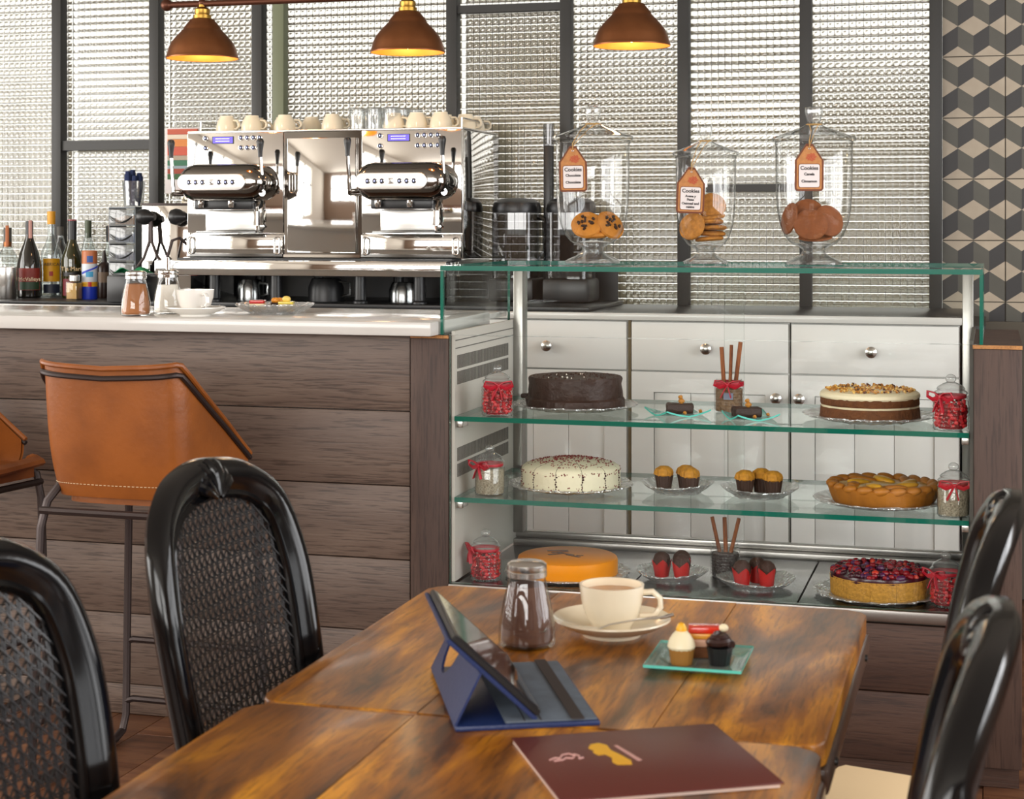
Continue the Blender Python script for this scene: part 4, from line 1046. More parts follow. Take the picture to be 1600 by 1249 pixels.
SWEETS = _sw.mesh('sweets', [pm('sweet_red', 'c4141f', .15), pm('sweet_dark_red', '7c0c16', .15), pm('sweet_bright_red', 'e03038', .15)])
def sweet_jar(label, x, y, z, content, plain=False, bowang=-20, s=1.0, bowside=0):
    t = thing('sweet_jar', label, 'jar', (x, y, z)); t.scale = (s, s, s)
    if plain: MB().lathe([(0, .001), (.036, 0), (.0385, .003), (.0385, .070), (.036, .076), (.033, .079)], 36).build('jar', M_JAR, t)
    else:
        ob('jar', DJ1, t)
        MB().lathe([(.039, .072), (.036, .076), (.033, .079)], 36).build('jar_neck', M_PRESSJAR, t)
        MB().lathe([(0, .001), (.037, 0), (.039, .003)], 36).build('jar_base', M_PRESSJAR, t)
    if content is M_REDSWEET: o = ob('sweets', SWEETS, t)
    else: o = MB().lathe([(0, .004), (.035, .004), (.0365, .007), (.0365, .062), (.030, .068), (0, .069)], 32, rad=lambda a, zz_, r: r * (1 + .02 * nz(4 * math.cos(a), 4 * math.sin(a), zz_ * 130))).build('sprinkles', content, t)
    o['kind'] = 'stuff'
    l = MB().lathe([(.034, .079), (.037, .082), (.038, .086), (.036, .089), (.030, .093), (.033, .095), (.029, .100), (.018, .107), (.010, .110)], 32).build('lid', M_JARHEAVY, t)
    MB().ball((0, 0, .118), (.0125, .0125, .0105)).build('lid_knob', M_JARHEAVY, l)
    rb = MB().lathe([(.0345, .0735), (.0352, .075), (.0352, .081), (.0345, .082)], 32).build('ribbon', M_RED, t)
    b = bow(rb, 0, 0, 0, 1.15)
    a = R(bowang); b.location = (.0375 * math.sin(a), -.0375 * math.cos(a), .078); b.rotation_euler = (0, 0, a)
    return t
sweet_jar('diamond glass jar of red sweets at the left end of the top shelf', -1.200, 4.105, S1, M_REDSWEET, bowang=20)
sweet_jar('diamond glass jar of red sweets at the right end of the top shelf', -.093, 4.105, S1, M_REDSWEET, bowang=-35, s=1.02)
sweet_jar('glass jar of pale sprinkles at the left end of the middle shelf', -1.226, 4.125, S2, M_SPRINKLE, True, -30, .98)
sweet_jar('glass jar of pale sprinkles at the right end of the middle shelf', -.087, 4.115, S2, M_SPRINKLE, True, 5, .98)
sweet_jar('diamond glass jar of red sweets at the left end of the bottom deck', -1.240, 4.135, S0, M_REDSWEET, bowang=-60, s=1.0)
sweet_jar('diamond glass jar of red sweets at the right end of the bottom deck', -.105, 4.15, S0, M_REDSWEET, bowang=-40, s=1.0)
def cinnamon_jar(label, x, y, z, content, ribbon):
    t = thing('cinnamon_jar', label, 'jar', (x, y, z))
    ob('jar', DJ2, t)
    MB().lathe([(.037, .066), (.034, .071), (.033, .074), (.036, .076), (.036, .079), (.033, .080), (.033, .084)], 32).build('jar_neck', M_JAR, t)
    o = MB().lathe([(0, .003), (.034, .003), (.0345, .06), (0, .062)], 28).build('filling', content, t); o['kind'] = 'stuff'
    if ribbon:
        MB().lathe([(.0375, .067), (.038, .069), (.038, .077), (.0375, .079)], 32).build('ribbon', M_RED, t); bow(t, .002, -.041, .073, 1.1)
        B('gift_tag', pm('blue_grey_tag', '7a8498', .5), t, -.008, .016, -.0415, -.040, .035, .052)
    for (x0, x1, y1, h, r) in ((-.012, -.020, .004, .166, .0055), (.002, .006, .0, .172, .0045), (.014, .030, -.004, .180, .0055)) if ribbon else ((-.012, -.034, .0, .150, .005), (.002, -.002, .002, .150, .0055), (.012, .036, -.004, .150, .005)):
        MB().tube([(x0, 0, .05), ((x0 + x1) / 2, y1 / 2, (h + .05) / 2), (x1, y1, h)], r, 8).build('cinnamon_stick', M_CINN, t)
    return t
cinnamon_jar('diamond glass jar with three cinnamon sticks and a red bow on the top shelf', -.650, 4.345, S1, M_NUTS, True)
cinnamon_jar('diamond glass jar of dark beans with three cinnamon sticks on the bottom deck', -.660, 4.345, S0, M_BEANS, False)

# ================================================================== cakes
def cake_plate(label, x, y, z, r=.160): return pressed_plate(label, x, y, z, r, .014, 40)
PT = .0068
def noisy(amp, f=18, fz=40): return lambda a, z, r: r * (1 + amp * nz(math.cos(a) * f * .25, math.sin(a) * f * .25, z * fz))
cake_plate('pressed glass plate under the chocolate cake', -1.045, 4.30, S1)
ck = thing('chocolate_cake', 'tall dark chocolate cake with rough icing on the top shelf', 'cake', (-1.045, 4.30, S1 + PT))
MB().lathe([(0, 0), (.126, 0), (.128, .005), (.127, .022), (.121, .027), (.123, .040), (.121, .060), (.122, .074), (.119, .080), (.110, .079), (.08, .077), (0, .078)], 72, rad=noisy(.045, 36, 60)).build('iced_cake', M_CHOC, ck)
mb = MB()
for k in range(90):
    a = random.random() * 6.28; q = .115 * math.sqrt(random.random()); mb.ball((q * math.cos(a), q * math.sin(a), .0785), random.uniform(.0015, .0035), 5, 4)
o = mb.build('crumbs', M_CHOCCRUMB, ck); o['kind'] = 'stuff'
mb = MB()
for k in range(9):
    a = random.random() * 6.28; q = .07 * math.sqrt(random.random()); mb.ball((q * math.cos(a) - .02, q * math.sin(a), .0795), random.uniform(.0015, .003), 5, 4)
o = mb.build('sugar_flecks', M_SUGAR, ck); o['kind'] = 'stuff'
B('icing_chip', M_CHOC, ck, -.148, -.128, -.005, .02, .018, .03, bev=.004)

cake_plate('pressed glass plate under the carrot cake', -.290, 4.26, S1)
ck = thing('carrot_cake', 'two layer carrot cake with cream icing and chopped nuts on the top shelf', 'cake', (-.290, 4.26, S1 + PT))
MB().lathe([(0, 0), (.121, 0), (.122, .004), (.119, .028), (0, .028)], 64, rad=noisy(.03, 60, 90)).build('lower_sponge', M_SPONGE, ck)
MB().lathe([(0, .028), (.117, .028), (.118, .033), (0, .033)], 64, rad=noisy(.06, 60, 70)).build('cream_layer', M_ICING, ck)
MB().lathe([(0, .033), (.118, .033), (.120, .037), (.119, .052), (0, .053)], 64, rad=noisy(.03, 60, 90)).build('upper_sponge', M_SPONGE, ck)
MB().lathe([(.1195, .050), (.1215, .054), (.120, .061), (.114, .066), (.09, .068), (0, .070)], 72, rad=lambda a, z, r: r * (1 + .012 * nz(6 * math.cos(a), 6 * math.sin(a), z * 30) + (.0 if z > .05 else .02 * nz(9 * math.cos(a), 9 * math.sin(a), 3)))).build('icing', M_ICING, ck)
for mt, nmn, cnt in ((M_NUT, 'chopped_nuts', 150), (M_NUTDK, 'raisin_bits', 45), (M_NUTLT, 'pale_nut_crumbs', 110)):
    mb = MB()
    for k in range(cnt):
        a = random.random() * 6.28; q = .108 * math.sqrt(random.random()); s_ = random.uniform(.0016, .0038)
        mb.box(-s_, s_, -s_ * .8, s_ * .8, -s_ * .6, s_ * .7, M=Matrix.Translation((q * math.cos(a), q * math.sin(a), .0705)) @ Euler((random.random(), random.random(), random.random() * 3)).to_matrix().to_4x4())
    o = mb.build(nmn, mt, ck); o['kind'] = 'stuff'

def wedge_mesh(prof, n, gap, mats, lay, seg=6):
    """one slice: prof outline (r,z) from bottom centre to top centre; lay(z)->mat index for outer wall; cut faces mat 1"""
    mb = MB(); da = 2 * PI / n
    rings = []
    for i in range(seg + 1):
        a = -da / 2 + da * i / seg
        rings.append([mb.bm.verts.new((max(r, 0) * math.cos(a), max(r, 0) * math.sin(a), z)) for r, z in prof])
    k = len(prof)
    for A, Bq in zip(rings[:-1], rings[1:]):
        for j in range(k - 1):
            if prof[j][0] < 1e-5: f = [A[j], Bq[j + 1], A[j + 1]]
            elif prof[j + 1][0] < 1e-5: f = [A[j], Bq[j], A[j + 1]]
            else: f = [A[j], Bq[j], Bq[j + 1], A[j + 1]]
            try: fc = mb.bm.faces.new(f); fc.material_index = lay(j)
            except ValueError: pass
    for ring in (rings[0], rings[-1]):
        f = mb.bm.faces.new(ring); f.material_index = 1
    bmesh.ops.remove_doubles(mb.bm, verts=mb.bm.verts, dist=1e-6)
    for v in mb.bm.verts: v.co.x += gap
    return mb.mesh('slice', mats, 40)

cake_plate('pressed glass plate under the ivory frosted cake', -1.050, 4.27, S2)
ck = thing('frosted_cake', 'ivory frosted cake cut in slices with dark red crumbs on the middle shelf', 'cake', (-1.050, 4.27, S2 + PT))
MB().lathe([(0, 0), (.132, 0), (.132, .002), (0, .002)], 48).build('cake_board', M_BOARD, ck)
wm_ = wedge_mesh([(0, .002), (.126, .002), (.127, .008), (.126, .030), (.1265, .044), (.124, .052), (.116, .058), (.09, .065), (.05, .072), (0, .076)], 12, .0022, [M_VELV, M_VELVCUT], lambda j: 0)
for k in range(12): ob('slice', wm_, ck, (0, 0, 0), (0, 0, k * PI / 6 + .2))
mb = MB()
for k in range(420):
    a = random.random() * 6.28; q = .112 * random.random() ** .6; s_ = random.uniform(.0011, .0026); zt = float(np.interp(q, (0, .05, .09, .116), (.0765, .0725, .0655, .0585)))
    mb.ball((q * math.cos(a), q * math.sin(a), zt), s_, 5, 4)
for k in range(240):
    a = random.random() * 6.28; zz_ = random.choice((random.uniform(.003, .016), random.uniform(.040, .050))); s_ = random.uniform(.0008, .002); mb.ball((.1288 * math.cos(a), .1288 * math.sin(a), zz_), s_, 5, 4)
o = mb.build('red_crumbs', M_REDCRUMB, ck); o['kind'] = 'stuff'
mb = MB()
for k in range(12):
    a = k * PI / 6 + .2 + PI / 12
    for q in range(8):
        b_ = a + random.uniform(-.025, .025); mb.ball((.1288 * math.cos(b_), .1288 * math.sin(b_), .004 + .006 * q), random.uniform(.0015, .003), 5, 4)
o = mb.build('cut_edge_crumbs', M_VELVCUT, ck); o['kind'] = 'stuff'

cake_plate('pressed glass plate under the orange glazed cake', -1.050, 4.235, S0)
ck = thing('orange_cake', 'glossy orange glazed cake with a small dark print on the bottom deck', 'cake', (-1.050, 4.235, S0 + PT))
MB().lathe([(0, 0), (.128, 0), (.129, .004), (.129, .036), (.127, .043), (.121, .0465), (0, .047)], 72).build('glazed_cake', M_ORANGE, ck)
mb = MB()
for (x, y, w_, h, r_) in ((-.025, .030, .036, .008, 20), (-.018, .018, .03, .007, 35), (-.005, .006, .034, .006, -25), (-.020, .0, .03, .006, 40), (.012, -.008, .03, .006, -30), (.022, -.002, .012, .005, 10)):
    mb.box(-w_ / 2, w_ / 2, -h / 2, h / 2, 0, .0006, M=Matrix.Translation((x * 1.5, y * 1.5, .0471)) @ Matrix.Rotation(R(r_), 4, 'Z') @ Matrix.Scale(1.5, 4))
mb.build('chocolate_print', pm('brown_print', '6a3a10', .4), ck, smooth=0)

cake_plate('pressed glass plate under the berry cheesecake', -.270, 4.205, S0, .150)
ck = thing('berry_cheesecake', 'sliced cheesecake with crumb crust heaped with red berries on the bottom deck', 'cake', (-.262, 4.205, S0 + PT))
wm2 = wedge_mesh([(0, 0), (.114, 0), (.117, .004), (.1185, .048), (.114, .052), (0, .052)], 12, .001, [M_CHEESE, M_VELVCUT], lambda j: 0)
for k in range(12): ob('slice', wm2, ck, (0, 0, 0), (0, 0, k * PI / 6 + .13))
for mt, cnt, nmn in ((M_B1, 150, 'red_berries'), (M_B2, 90, 'dark_berries'), (M_B3, 13, 'strawberry_pieces'), (M_B4, 70, 'purple_berries')):
    mb = MB()
    for k in range(cnt):
        a = random.random() * 6.28; q = .112 * math.sqrt(random.random()); s_ = random.uniform(.0045, .0095); zt = .054 + .014 * (1 - (q / .115) ** 2) * random.random() + .004
        mb.ball((q * math.cos(a), q * math.sin(a), zt), (s_, s_ * random.uniform(.8, 1.1), s_ * .9), 8, 6)
    o = mb.build(nmn, mt, ck); o['kind'] = 'stuff'
mb = MB()
mb.lathe([(.118, .040), (.1195, .046), (.117, .056), (.09, .060), (0, .062)], 60, rad=lambda a, z, r: r * (1 + (.012 if z < .05 else 0) * nz(8 * math.cos(a), 8 * math.sin(a), 5)))
mb.build('berry_glaze', M_B2, ck)

cake_plate('pressed glass plate under the apple pie', -.262, 4.24, S2)
ck = thing('apple_pie', 'golden apple pie with a crimped baked rim on the middle shelf', 'pie', (-.256, 4.24, S2 + PT))
MB().lathe([(0, 0), (.118, 0), (.124, .008), (.131, .028), (.134, .040), (.128, .043), (.122, .036), (0, .034)], 64, rad=lambda a, z, r: r * (1 + .012 * math.cos(a * 18))).build('crust', M_CRUST, ck)
mb = MB().lathe([(.124, .036), (.11, .040), (.08, .042), (.03, .043), (0, .044)], 72, rad=lambda a, z, r: r)
for v in mb.bm.verts: v.co.z += .006 * nz(v.co.x * 28, v.co.y * 28, 1)
mb.build('filling', M_FILL, ck)
CR = MB().ball((0, 0, 0), (.025, .0145, .0115), 12, 8).mesh('crimp', M_CRUST)
for k in range(20):
    a = 2 * PI * k / 20
    ob('crimp', CR, ck, (.122 * math.cos(a), .122 * math.sin(a), .041), (0, R(-10), a + R(72)))
for k in range(9):
    a = 2 * PI * k / 9 + .2; q = .06 + .02 * (k % 2)
    ob('apple_slice', MB().ball((0, 0, 0), (.036, .014, .009), 12, 8).mesh('apple_slice', M_CRUST if k % 2 else M_FILL), ck, (q * math.cos(a), q * math.sin(a), .044), (0, R(-6), a + R(50)))

# ---- muffins
def muffin_case(t, r0, r1, h, mat, n=20, name='paper_case'):
    MB().lathe([(0, 0), (r0, 0), (r1, h), (r1 - .001, h), (0, h - .002)], 40, rad=lambda a, z, r: r * (1 + .03 * math.cos(a * n))).build(name, mat, t)
def muffin(label, x, y, z, group, rz=0):
    t = thing('muffin', label, 'muffin', (x, y, z), rz, group)
    muffin_case(t, .0175, .0235, .036, M_CASEBR)
    MB().lathe([(.0225, .034), (.0250, .038), (.0252, .044), (.021, .052), (.012, .058), (0, .060)], 28, rad=noisy(.22, 60, 120)).build('muffin_top', M_MUFFIN, t)
def tulip(label, x, y, z, group, rz=0):
    t = thing('muffin', label, 'muffin', (x, y, z), rz, group)
    mb = MB(); n = 32
    def f(u, v):
        a = 2 * PI * u; pt = abs(((u * 4 + .5) % 1) - .5) * 2      # 0 at points, 1 at valleys
        h = .046 - .016 * pt
        r = .0175 + (.0235 - .0175) * v + .003 * math.cos(4 * a) * v
        return (r * math.cos(a), r * math.sin(a), h * v)
    mb.grid(f, 64, 6, closed_u=True); mb.lathe([(0, .0), (.0175, 0)], 32)
    mb.build('tulip_paper', M_CASERED, t)
    MB().lathe([(.018, .02), (.0215, .034), (.022, .044), (.018, .054), (.009, .061), (0, .062)], 28, rad=noisy(.20, 60, 120)).build('muffin_top', M_CHOCCRUMB, t)
def muffin_plate(lab, x, y, z, r, rz): pressed_plate(lab, x, y, z, r, .020, 16, rz, curl=.018)
HM = .0072
muffin_plate('pressed glass plate with golden muffins, left of centre on the middle shelf', -.772, 4.285, S2, .090, .3)
for (dx_, dy_, lb) in ((-.036, .0, 'left'), (.016, .030, 'rear right'), (.034, -.012, 'front right')):
    muffin('golden muffin in a brown paper case, %s of the three on the left plate' % lb, -.772 + dx_, 4.285 + dy_, S2 + HM, 'golden muffins on the middle shelf')
muffin_plate('pressed glass plate with golden muffins, right of centre on the middle shelf', -.562, 4.275, S2, .096, .9)
for (dx_, dy_, lb) in ((-.036, -.008, 'left'), (.0, .034, 'rear'), (.034, -.004, 'right')):
    muffin('golden muffin in a brown paper case, %s of the three on the right plate' % lb, -.562 + dx_, 4.275 + dy_, S2 + HM, 'golden muffins on the middle shelf')
muffin_plate('pressed glass plate with red cased muffins, left of centre on the bottom deck', -.782, 4.26, S0, .090, .2)
for (dx_, dy_, lb, q) in ((-.028, .004, 'left', .3), (.018, .036, 'rear right', 1), (.026, -.014, 'front right', .7)):
    tulip('chocolate muffin in red tulip paper, %s of the three on the left plate' % lb, -.782 + dx_, 4.26 + dy_, S0 + HM, 'red cased muffins on the bottom deck', q)
muffin_plate('pressed glass plate with red cased muffins, right of centre on the bottom deck', -.566, 4.225, S0, .096, 1.1)
for (dx_, dy_, lb, q) in ((-.032, -.012, 'left', .5), (.0, .034, 'rear', .1), (.028, -.002, 'right', .9)):
    tulip('chocolate muffin in red tulip paper, %s of the three on the right plate' % lb, -.566 + dx_, 4.225 + dy_, S0 + HM, 'red cased muffins on the bottom deck', q)

# ---- brownies
def curled_square(label, x, y, z, s, rz, lift=.012):
    def f(u, v):
        a, b = 2 * u - 1, 2 * v - 1; return (a * s, b * s, lift * (abs(a * b) ** 1.5) + .004)
    mb = MB().grid(f, 12, 12); mb.grid(lambda u, v: tuple(Vector(f(u, v)) - Vector((0, 0, .004))), 12, 12)
    mb.mi = 1
    for fn in (lambda u, v: (2 * u - 1, -1), lambda u, v: (2 * u - 1, 1), lambda u, v: (-1, 2 * u - 1), lambda u, v: (1, 2 * u - 1)):
        mb.grid(lambda u, v, fn=fn: (fn(u, v)[0] * s, fn(u, v)[1] * s, lift * (abs(fn(u, v)[0] * fn(u, v)[1]) ** 1.5) + .004 * v), 12, 1)
    o = mb.build('glass_plate', [M_TEAL, M_TEALEDGE], None, (x, y, z), (0, 0, rz))
    return tag(o, label, 'plate')
def brownie(label, x, y, z, rz):
    t = thing('brownie', label, 'brownie', (x, y, z), rz)
    mb = MB().box(-.034, .034, -.024, .024, 0, .024, bev=.004)
    bmesh.ops.subdivide_edges(mb.bm, edges=mb.bm.edges[:], cuts=3, use_grid_fill=True)
    for v in mb.bm.verts: v.co += Vector((nz(v.co.x * 90, v.co.y * 90, v.co.z * 90), nz(v.co.y * 90, v.co.z * 90, 7), nz(v.co.x * 90, 3, v.co.y * 90) if v.co.z > .01 else 0)) * .003
    mb.build('cake', M_CHOC, t)
    for nm, sz, p in (('walnut', .008, (.004, 0, .030)), ('walnut', .006, (.002, .002, .040)), ('walnut_crumb', .005, (.012, -.034, .004)), ('walnut_crumb', .005, (.052, -.008, .006))):
        mb = MB().ball((0, 0, 0), (sz, sz * .8, sz * .8), 9, 7)
        for v in mb.bm.verts: v.co *= 1 + .35 * nz(v.co.x * 300, v.co.y * 300, v.co.z * 300)
        mb.build(nm, M_NUT, t, p)
curled_square('teal glass plate with a brownie, left of the cinnamon jar', -.765, 4.24, S1, .062, R(38), .014)
brownie('walnut brownie on the left teal plate', -.760, 4.245, S1 + .0045, R(12))
curled_square('teal glass plate with a brownie, right of the cinnamon jar', -.575, 4.20, S1, .055, R(30), .014)
brownie('walnut brownie on the right teal plate', -.585, 4.205, S1 + .0045, R(22))

# ================================================================== tables
def cafe_table(label, y0, y1, bolts):
    x0, x1 = -.818, -.170
    cx, cyy = (x0 + x1) / 2, (y0 + y1) / 2
    t = thing('cafe_table', label, 'table', (cx, cyy, 0))
    hw, hl = (x1 - x0) / 2, (y1 - y0) / 2
    cuts = [-hw, -hw / 3 - .02, hw / 3 + .03, hw]
    for k in range(3):
        a, b = cuts[k] + (.0006 if k else 0), cuts[k + 1] - (.0006 if k < 2 else 0)
        r = .028
        pts = []
        pts += arc(b - r, hl - r, r, 0, 90, 5) if k == 2 else [(b, hl)]
        pts += arc(a + r, hl - r, r, 90, 180, 5) if k == 0 else [(a, hl)]
        pts += arc(a + r, -hl + r, r, 180, 270, 5) if k == 0 else [(a, -hl)]
        pts += arc(b - r, -hl + r, r, 270, 360, 5) if k == 2 else [(b, -hl)]
        pts = [p for i, p in enumerate(pts) if i == 0 or (Vector(p) - Vector(pts[i - 1])).length > 1e-5]
        mb = MB().prism(pts, 'xy', .724, .75)
        top = [e for e in mb.bm.edges if all(v.co.z > .749 for v in e.verts) and ((k == 2 and max(v.co.x for v in e.verts) > b - .03) or (k == 0 and min(v.co.x for v in e.verts) < a + .03))]
        if top: bmesh.ops.bevel(mb.bm, geom=top, offset=.004, segments=3, affect='EDGES', profile=.5)
        mb.build('plank', M_TABLE, t)
    B('under_leaf', M_TABLEDK, t, -hw + .012, hw + .004, -hl + .012, hl - .012, .692, .722, bev=.006)
    for q in bolts: MB().lathe([(0, 0), (.005, 0), (.005, .004), (0, .005)], 12).xf(Matrix.Rotation(R(90), 4, 'Y')).build('bolt', M_BLACKPL, t, (hw + .003, q, .709))
    py = bolts_y(label) - cyy
    B('column', M_TABLEDK, t, -.035, .035, py - .03, py + .03, .03, .692, bev=.004)
    B('foot', M_TABLEDK, t, -.22, .22, py - .04, py + .04, 0, .03, bev=.006)
    return t
def bolts_y(label): return 2.33 if 'far' in label else 1.675
cafe_table('amber brown wooden cafe table, the far one carrying cup and jar', 1.806, 2.455, (.22, -.24))
cafe_table('amber brown wooden cafe table, the near one under the menu', 1.10, 1.798, ())
TZ = .75

# ================================================================== black cane chairs
def smooth_path(pts, n):
    P = [Vector((p[0], p[1], 0)) for p in pts]; out = []
    k = len(P)
    for i in range(k):
        p0, p1, p2, p3 = P[(i - 1) % k], P[i], P[(i + 1) % k], P[(i + 2) % k]
        for j in range(n):
            t = j / n
            q = .5 * ((2 * p1) + (-p0 + p2) * t + (2 * p0 - 5 * p1 + 4 * p2 - p3) * t * t + (-p0 + 3 * p1 - 3 * p2 + p3) * t ** 3)
            out.append((q.x, q.y))
    return out
def bend(x, z, b):
    """back sheet: bowed around the sitter and leaning back"""
    return (x, b - .032 * (1 - (x / .235) ** 2) - (z - .5) * .19, z)
HALF = [(0, .548), (.13, .550), (.178, .565), (.190, .61), (.202, .70), (.210, .79), (.206, .86), (.180, .925), (.125, .958), (.06, .971)]
HALF = [(x * .86, z) for x, z in HALF]
LOOP = smooth_path(HALF + [(0, .975)] + [(-x, z) for x, z in HALF[:0:-1]], 5)
SECT = [(-.026, -.006), (-.026, .006), (-.021, .011), (-.015, .008), (-.010, .011), (.000, .017), (.012, .018), (.021, .013), (.026, .003), (.025, -.010), (.012, -.018), (-.012, -.014)]
def chair_meshes():
    mb = MB(); k = len(LOOP); rings = []
    for i in range(k):
        a, b = Vector(LOOP[(i - 1) % k]), Vector(LOOP[(i + 1) % k]); tg = (b - a).normalized(); nrm = Vector((tg.y, -tg.x))
        rings.append([mb.bm.verts.new(bend(LOOP[i][0] + nrm.x * s_[0], LOOP[i][1] + nrm.y * s_[0], s_[1])) for s_ in SECT])
    m_ = len(SECT)
    for i in range(k):
        A, Bq = rings[i], rings[(i + 1) % k]
        for j in range(m_): mb.bm.faces.new((A[j], A[(j + 1) % m_], Bq[(j + 1) % m_], Bq[j]))
    frame = mb.mesh('back_frame', M_BLACK, 50)
    # cane strands clipped to the opening
    inner = []
    for i in range(k):
        a, b = Vector(LOOP[(i - 1) % k]), Vector(LOOP[(i + 1) % k]); tg = (b - a).normalized()
        inner.append((LOOP[i][0] - tg.y * .024, LOOP[i][1] + tg.x * .024))
    def clip(p, d):
        ts = []
        for i in range(k):
            x0, z0 = inner[i]; x1, z1 = inner[(i + 1) % k]; ex, ez = x1 - x0, z1 - z0; den = d[0] * ez - d[1] * ex
            if abs(den) < 1e-9: continue
            t = ((x0 - p[0]) * ez - (z0 - p[1]) * ex) / den; u = ((x0 - p[0]) * d[1] - (z0 - p[1]) * d[0]) / den
            if 0 <= u < 1: ts.append(t)
        return (min(ts), max(ts)) if len(ts) > 1 else None
    V, F = [], []
    def strand(p, d, wd, lay):
        c_ = clip(p, d)
        if not c_ or c_[1] - c_[0] < .01: return
        n = max(2, int((c_[1] - c_[0]) / .04)); nx, nzv = -d[1] * wd, d[0] * wd
        for i in range(n + 1):
            t = c_[0] + (c_[1] - c_[0]) * i / n; x, z = p[0] + d[0] * t, p[1] + d[1] * t
            for (sx, sy) in ((-1, -1), (1, -1), (1, 1), (-1, 1)):
                V.append(bend(x + nx * sx, z + nzv * sx, lay + sy * .0006))
            if i:
                b0 = len(V) - 8
                for j in range(4): F.append((b0 + j, b0 + (j + 1) % 4, b0 + 4 + (j + 1) % 4, b0 + 4 + j))
    p_ = .0158
    for i in range(-16, 17):
        for o_ in (-.0016, .0016): strand((i * p_ + o_, .75), (0, 1), .0008, .0010)
    for i in range(-18, 19):
        for o_ in (-.0016, .0016): strand((0, .76 + i * p_ + o_), (1, 0), .0008, -.0010)
    q = math.sqrt(.5)
    for i in range(-34, 35):
        strand((i * p_ + p_ / 2, .76), (q, q), .0008, .0025); strand((i * p_ + p_ / 2, .76), (-q, q), .0008, -.0025)
    cane = bpy.data.meshes.new('cane_panel'); cane.from_pydata(V, [], F); cane.materials.append(M_CANE)
    # carved shell crest
    mb = MB()
    for a in (-58, -40, -22, 0, 22, 40, 58):
        x1, z1 = .056 * math.sin(R(a)), .050 * math.cos(R(a))
        pts = [bend(x1 * t * 1.05, .950 + z1 * t, .019 - .030 * max(0, t - .6)) for t in (.12, .4, .7, .88, 1)]
        mb.tube(pts, [.0025, .005, .0075, .007, .004], 8)
    crest = mb.mesh('carved_crest', M_BLACK)
    lg = []
    for s_ in (-1, 1):
        mb = MB().tube([(s_ * .156, -.032 * (1 - (.178 / .235) ** 2) - (z - .5) * .19 + (.0 if z > .45 else -.05 * ((.45 - z) / .45) ** 1.3), z) for z in (.57, .50, .44, .3, .15, 0)], [.019, .022, .024, .020, .017, .014], 10); lg.append(mb.mesh('leg', M_BLACK))
        mb = MB().lathe([(0, 0), (.011, 0), (.013, .02), (.017, .2), (.022, .33), (.026, .345), (.020, .355), (.026, .365), (.026, .41), (0, .41)], 14, c=(s_ * .165, .30, 0)); lg.append(mb.mesh('leg', M_BLACK))
    rail = MB().prism(rrect(-.195, .195, -.005, .335, .05, 5), 'xy', .405, .452).mesh('seat_rail', M_BLACK)
    mb = MB().prism(rrect(-.185, .185, .005, .325, .05, 5), 'xy', .453, .49)
    es = [e for e in mb.bm.edges if all(v.co.z > .48 for v in e.verts)]
    bmesh.ops.bevel(mb.bm, geom=es, offset=.015, segments=3, affect='EDGES', profile=.5)
    seat = mb.mesh('seat_cushion', M_SEATC)
    return frame, cane, crest, lg, rail, seat
CH = chair_meshes()
def chair(label, x, y, rz):
    t = thing('cane_chair', label, 'chair', (x, y, 0), rz, 'black cane back chairs at the cafe tables')
    ob('back_frame', CH[0], t); c = ob('cane_panel', CH[1], t); c['kind'] = 'stuff'; ob('carved_crest', CH[2], t)
    for l in CH[3]: ob('leg', l, t)
    ob('seat_rail', CH[4], t); ob('seat_cushion', CH[5], t)
    return t
chair('black chair with cane back in front of the leather bar stool', -.842, 1.965, R(-90))
chair('black chair with cane back cut off by the left edge of the picture', -.832, 1.385, R(-90))
chair('black chair at the right of the tables, the farther of two', -.105, 1.975, R(90))
chair('black chair at the lower right corner, nearest the camera', -.120, 1.38, R(90))
st = thing('cream_stool', 'low stool with a cream cushion behind the right hand chairs', 'stool', (-.165, 2.49, 0), R(-14))
for a in (-1, 1):
    for b in (-1, 1): MB().tube([(a * .07, b * .09, .40), (a * .075, b * .10, 0)], [.016, .012], 10).build('leg', M_BLACK, st)
B('rail', M_BLACK, st, -.085, .085, -.11, .11, .395, .43, bev=.006)
B('cushion', M_SEATC, st, -.09, .09, -.115, .115, .431, .482, bev=.016)

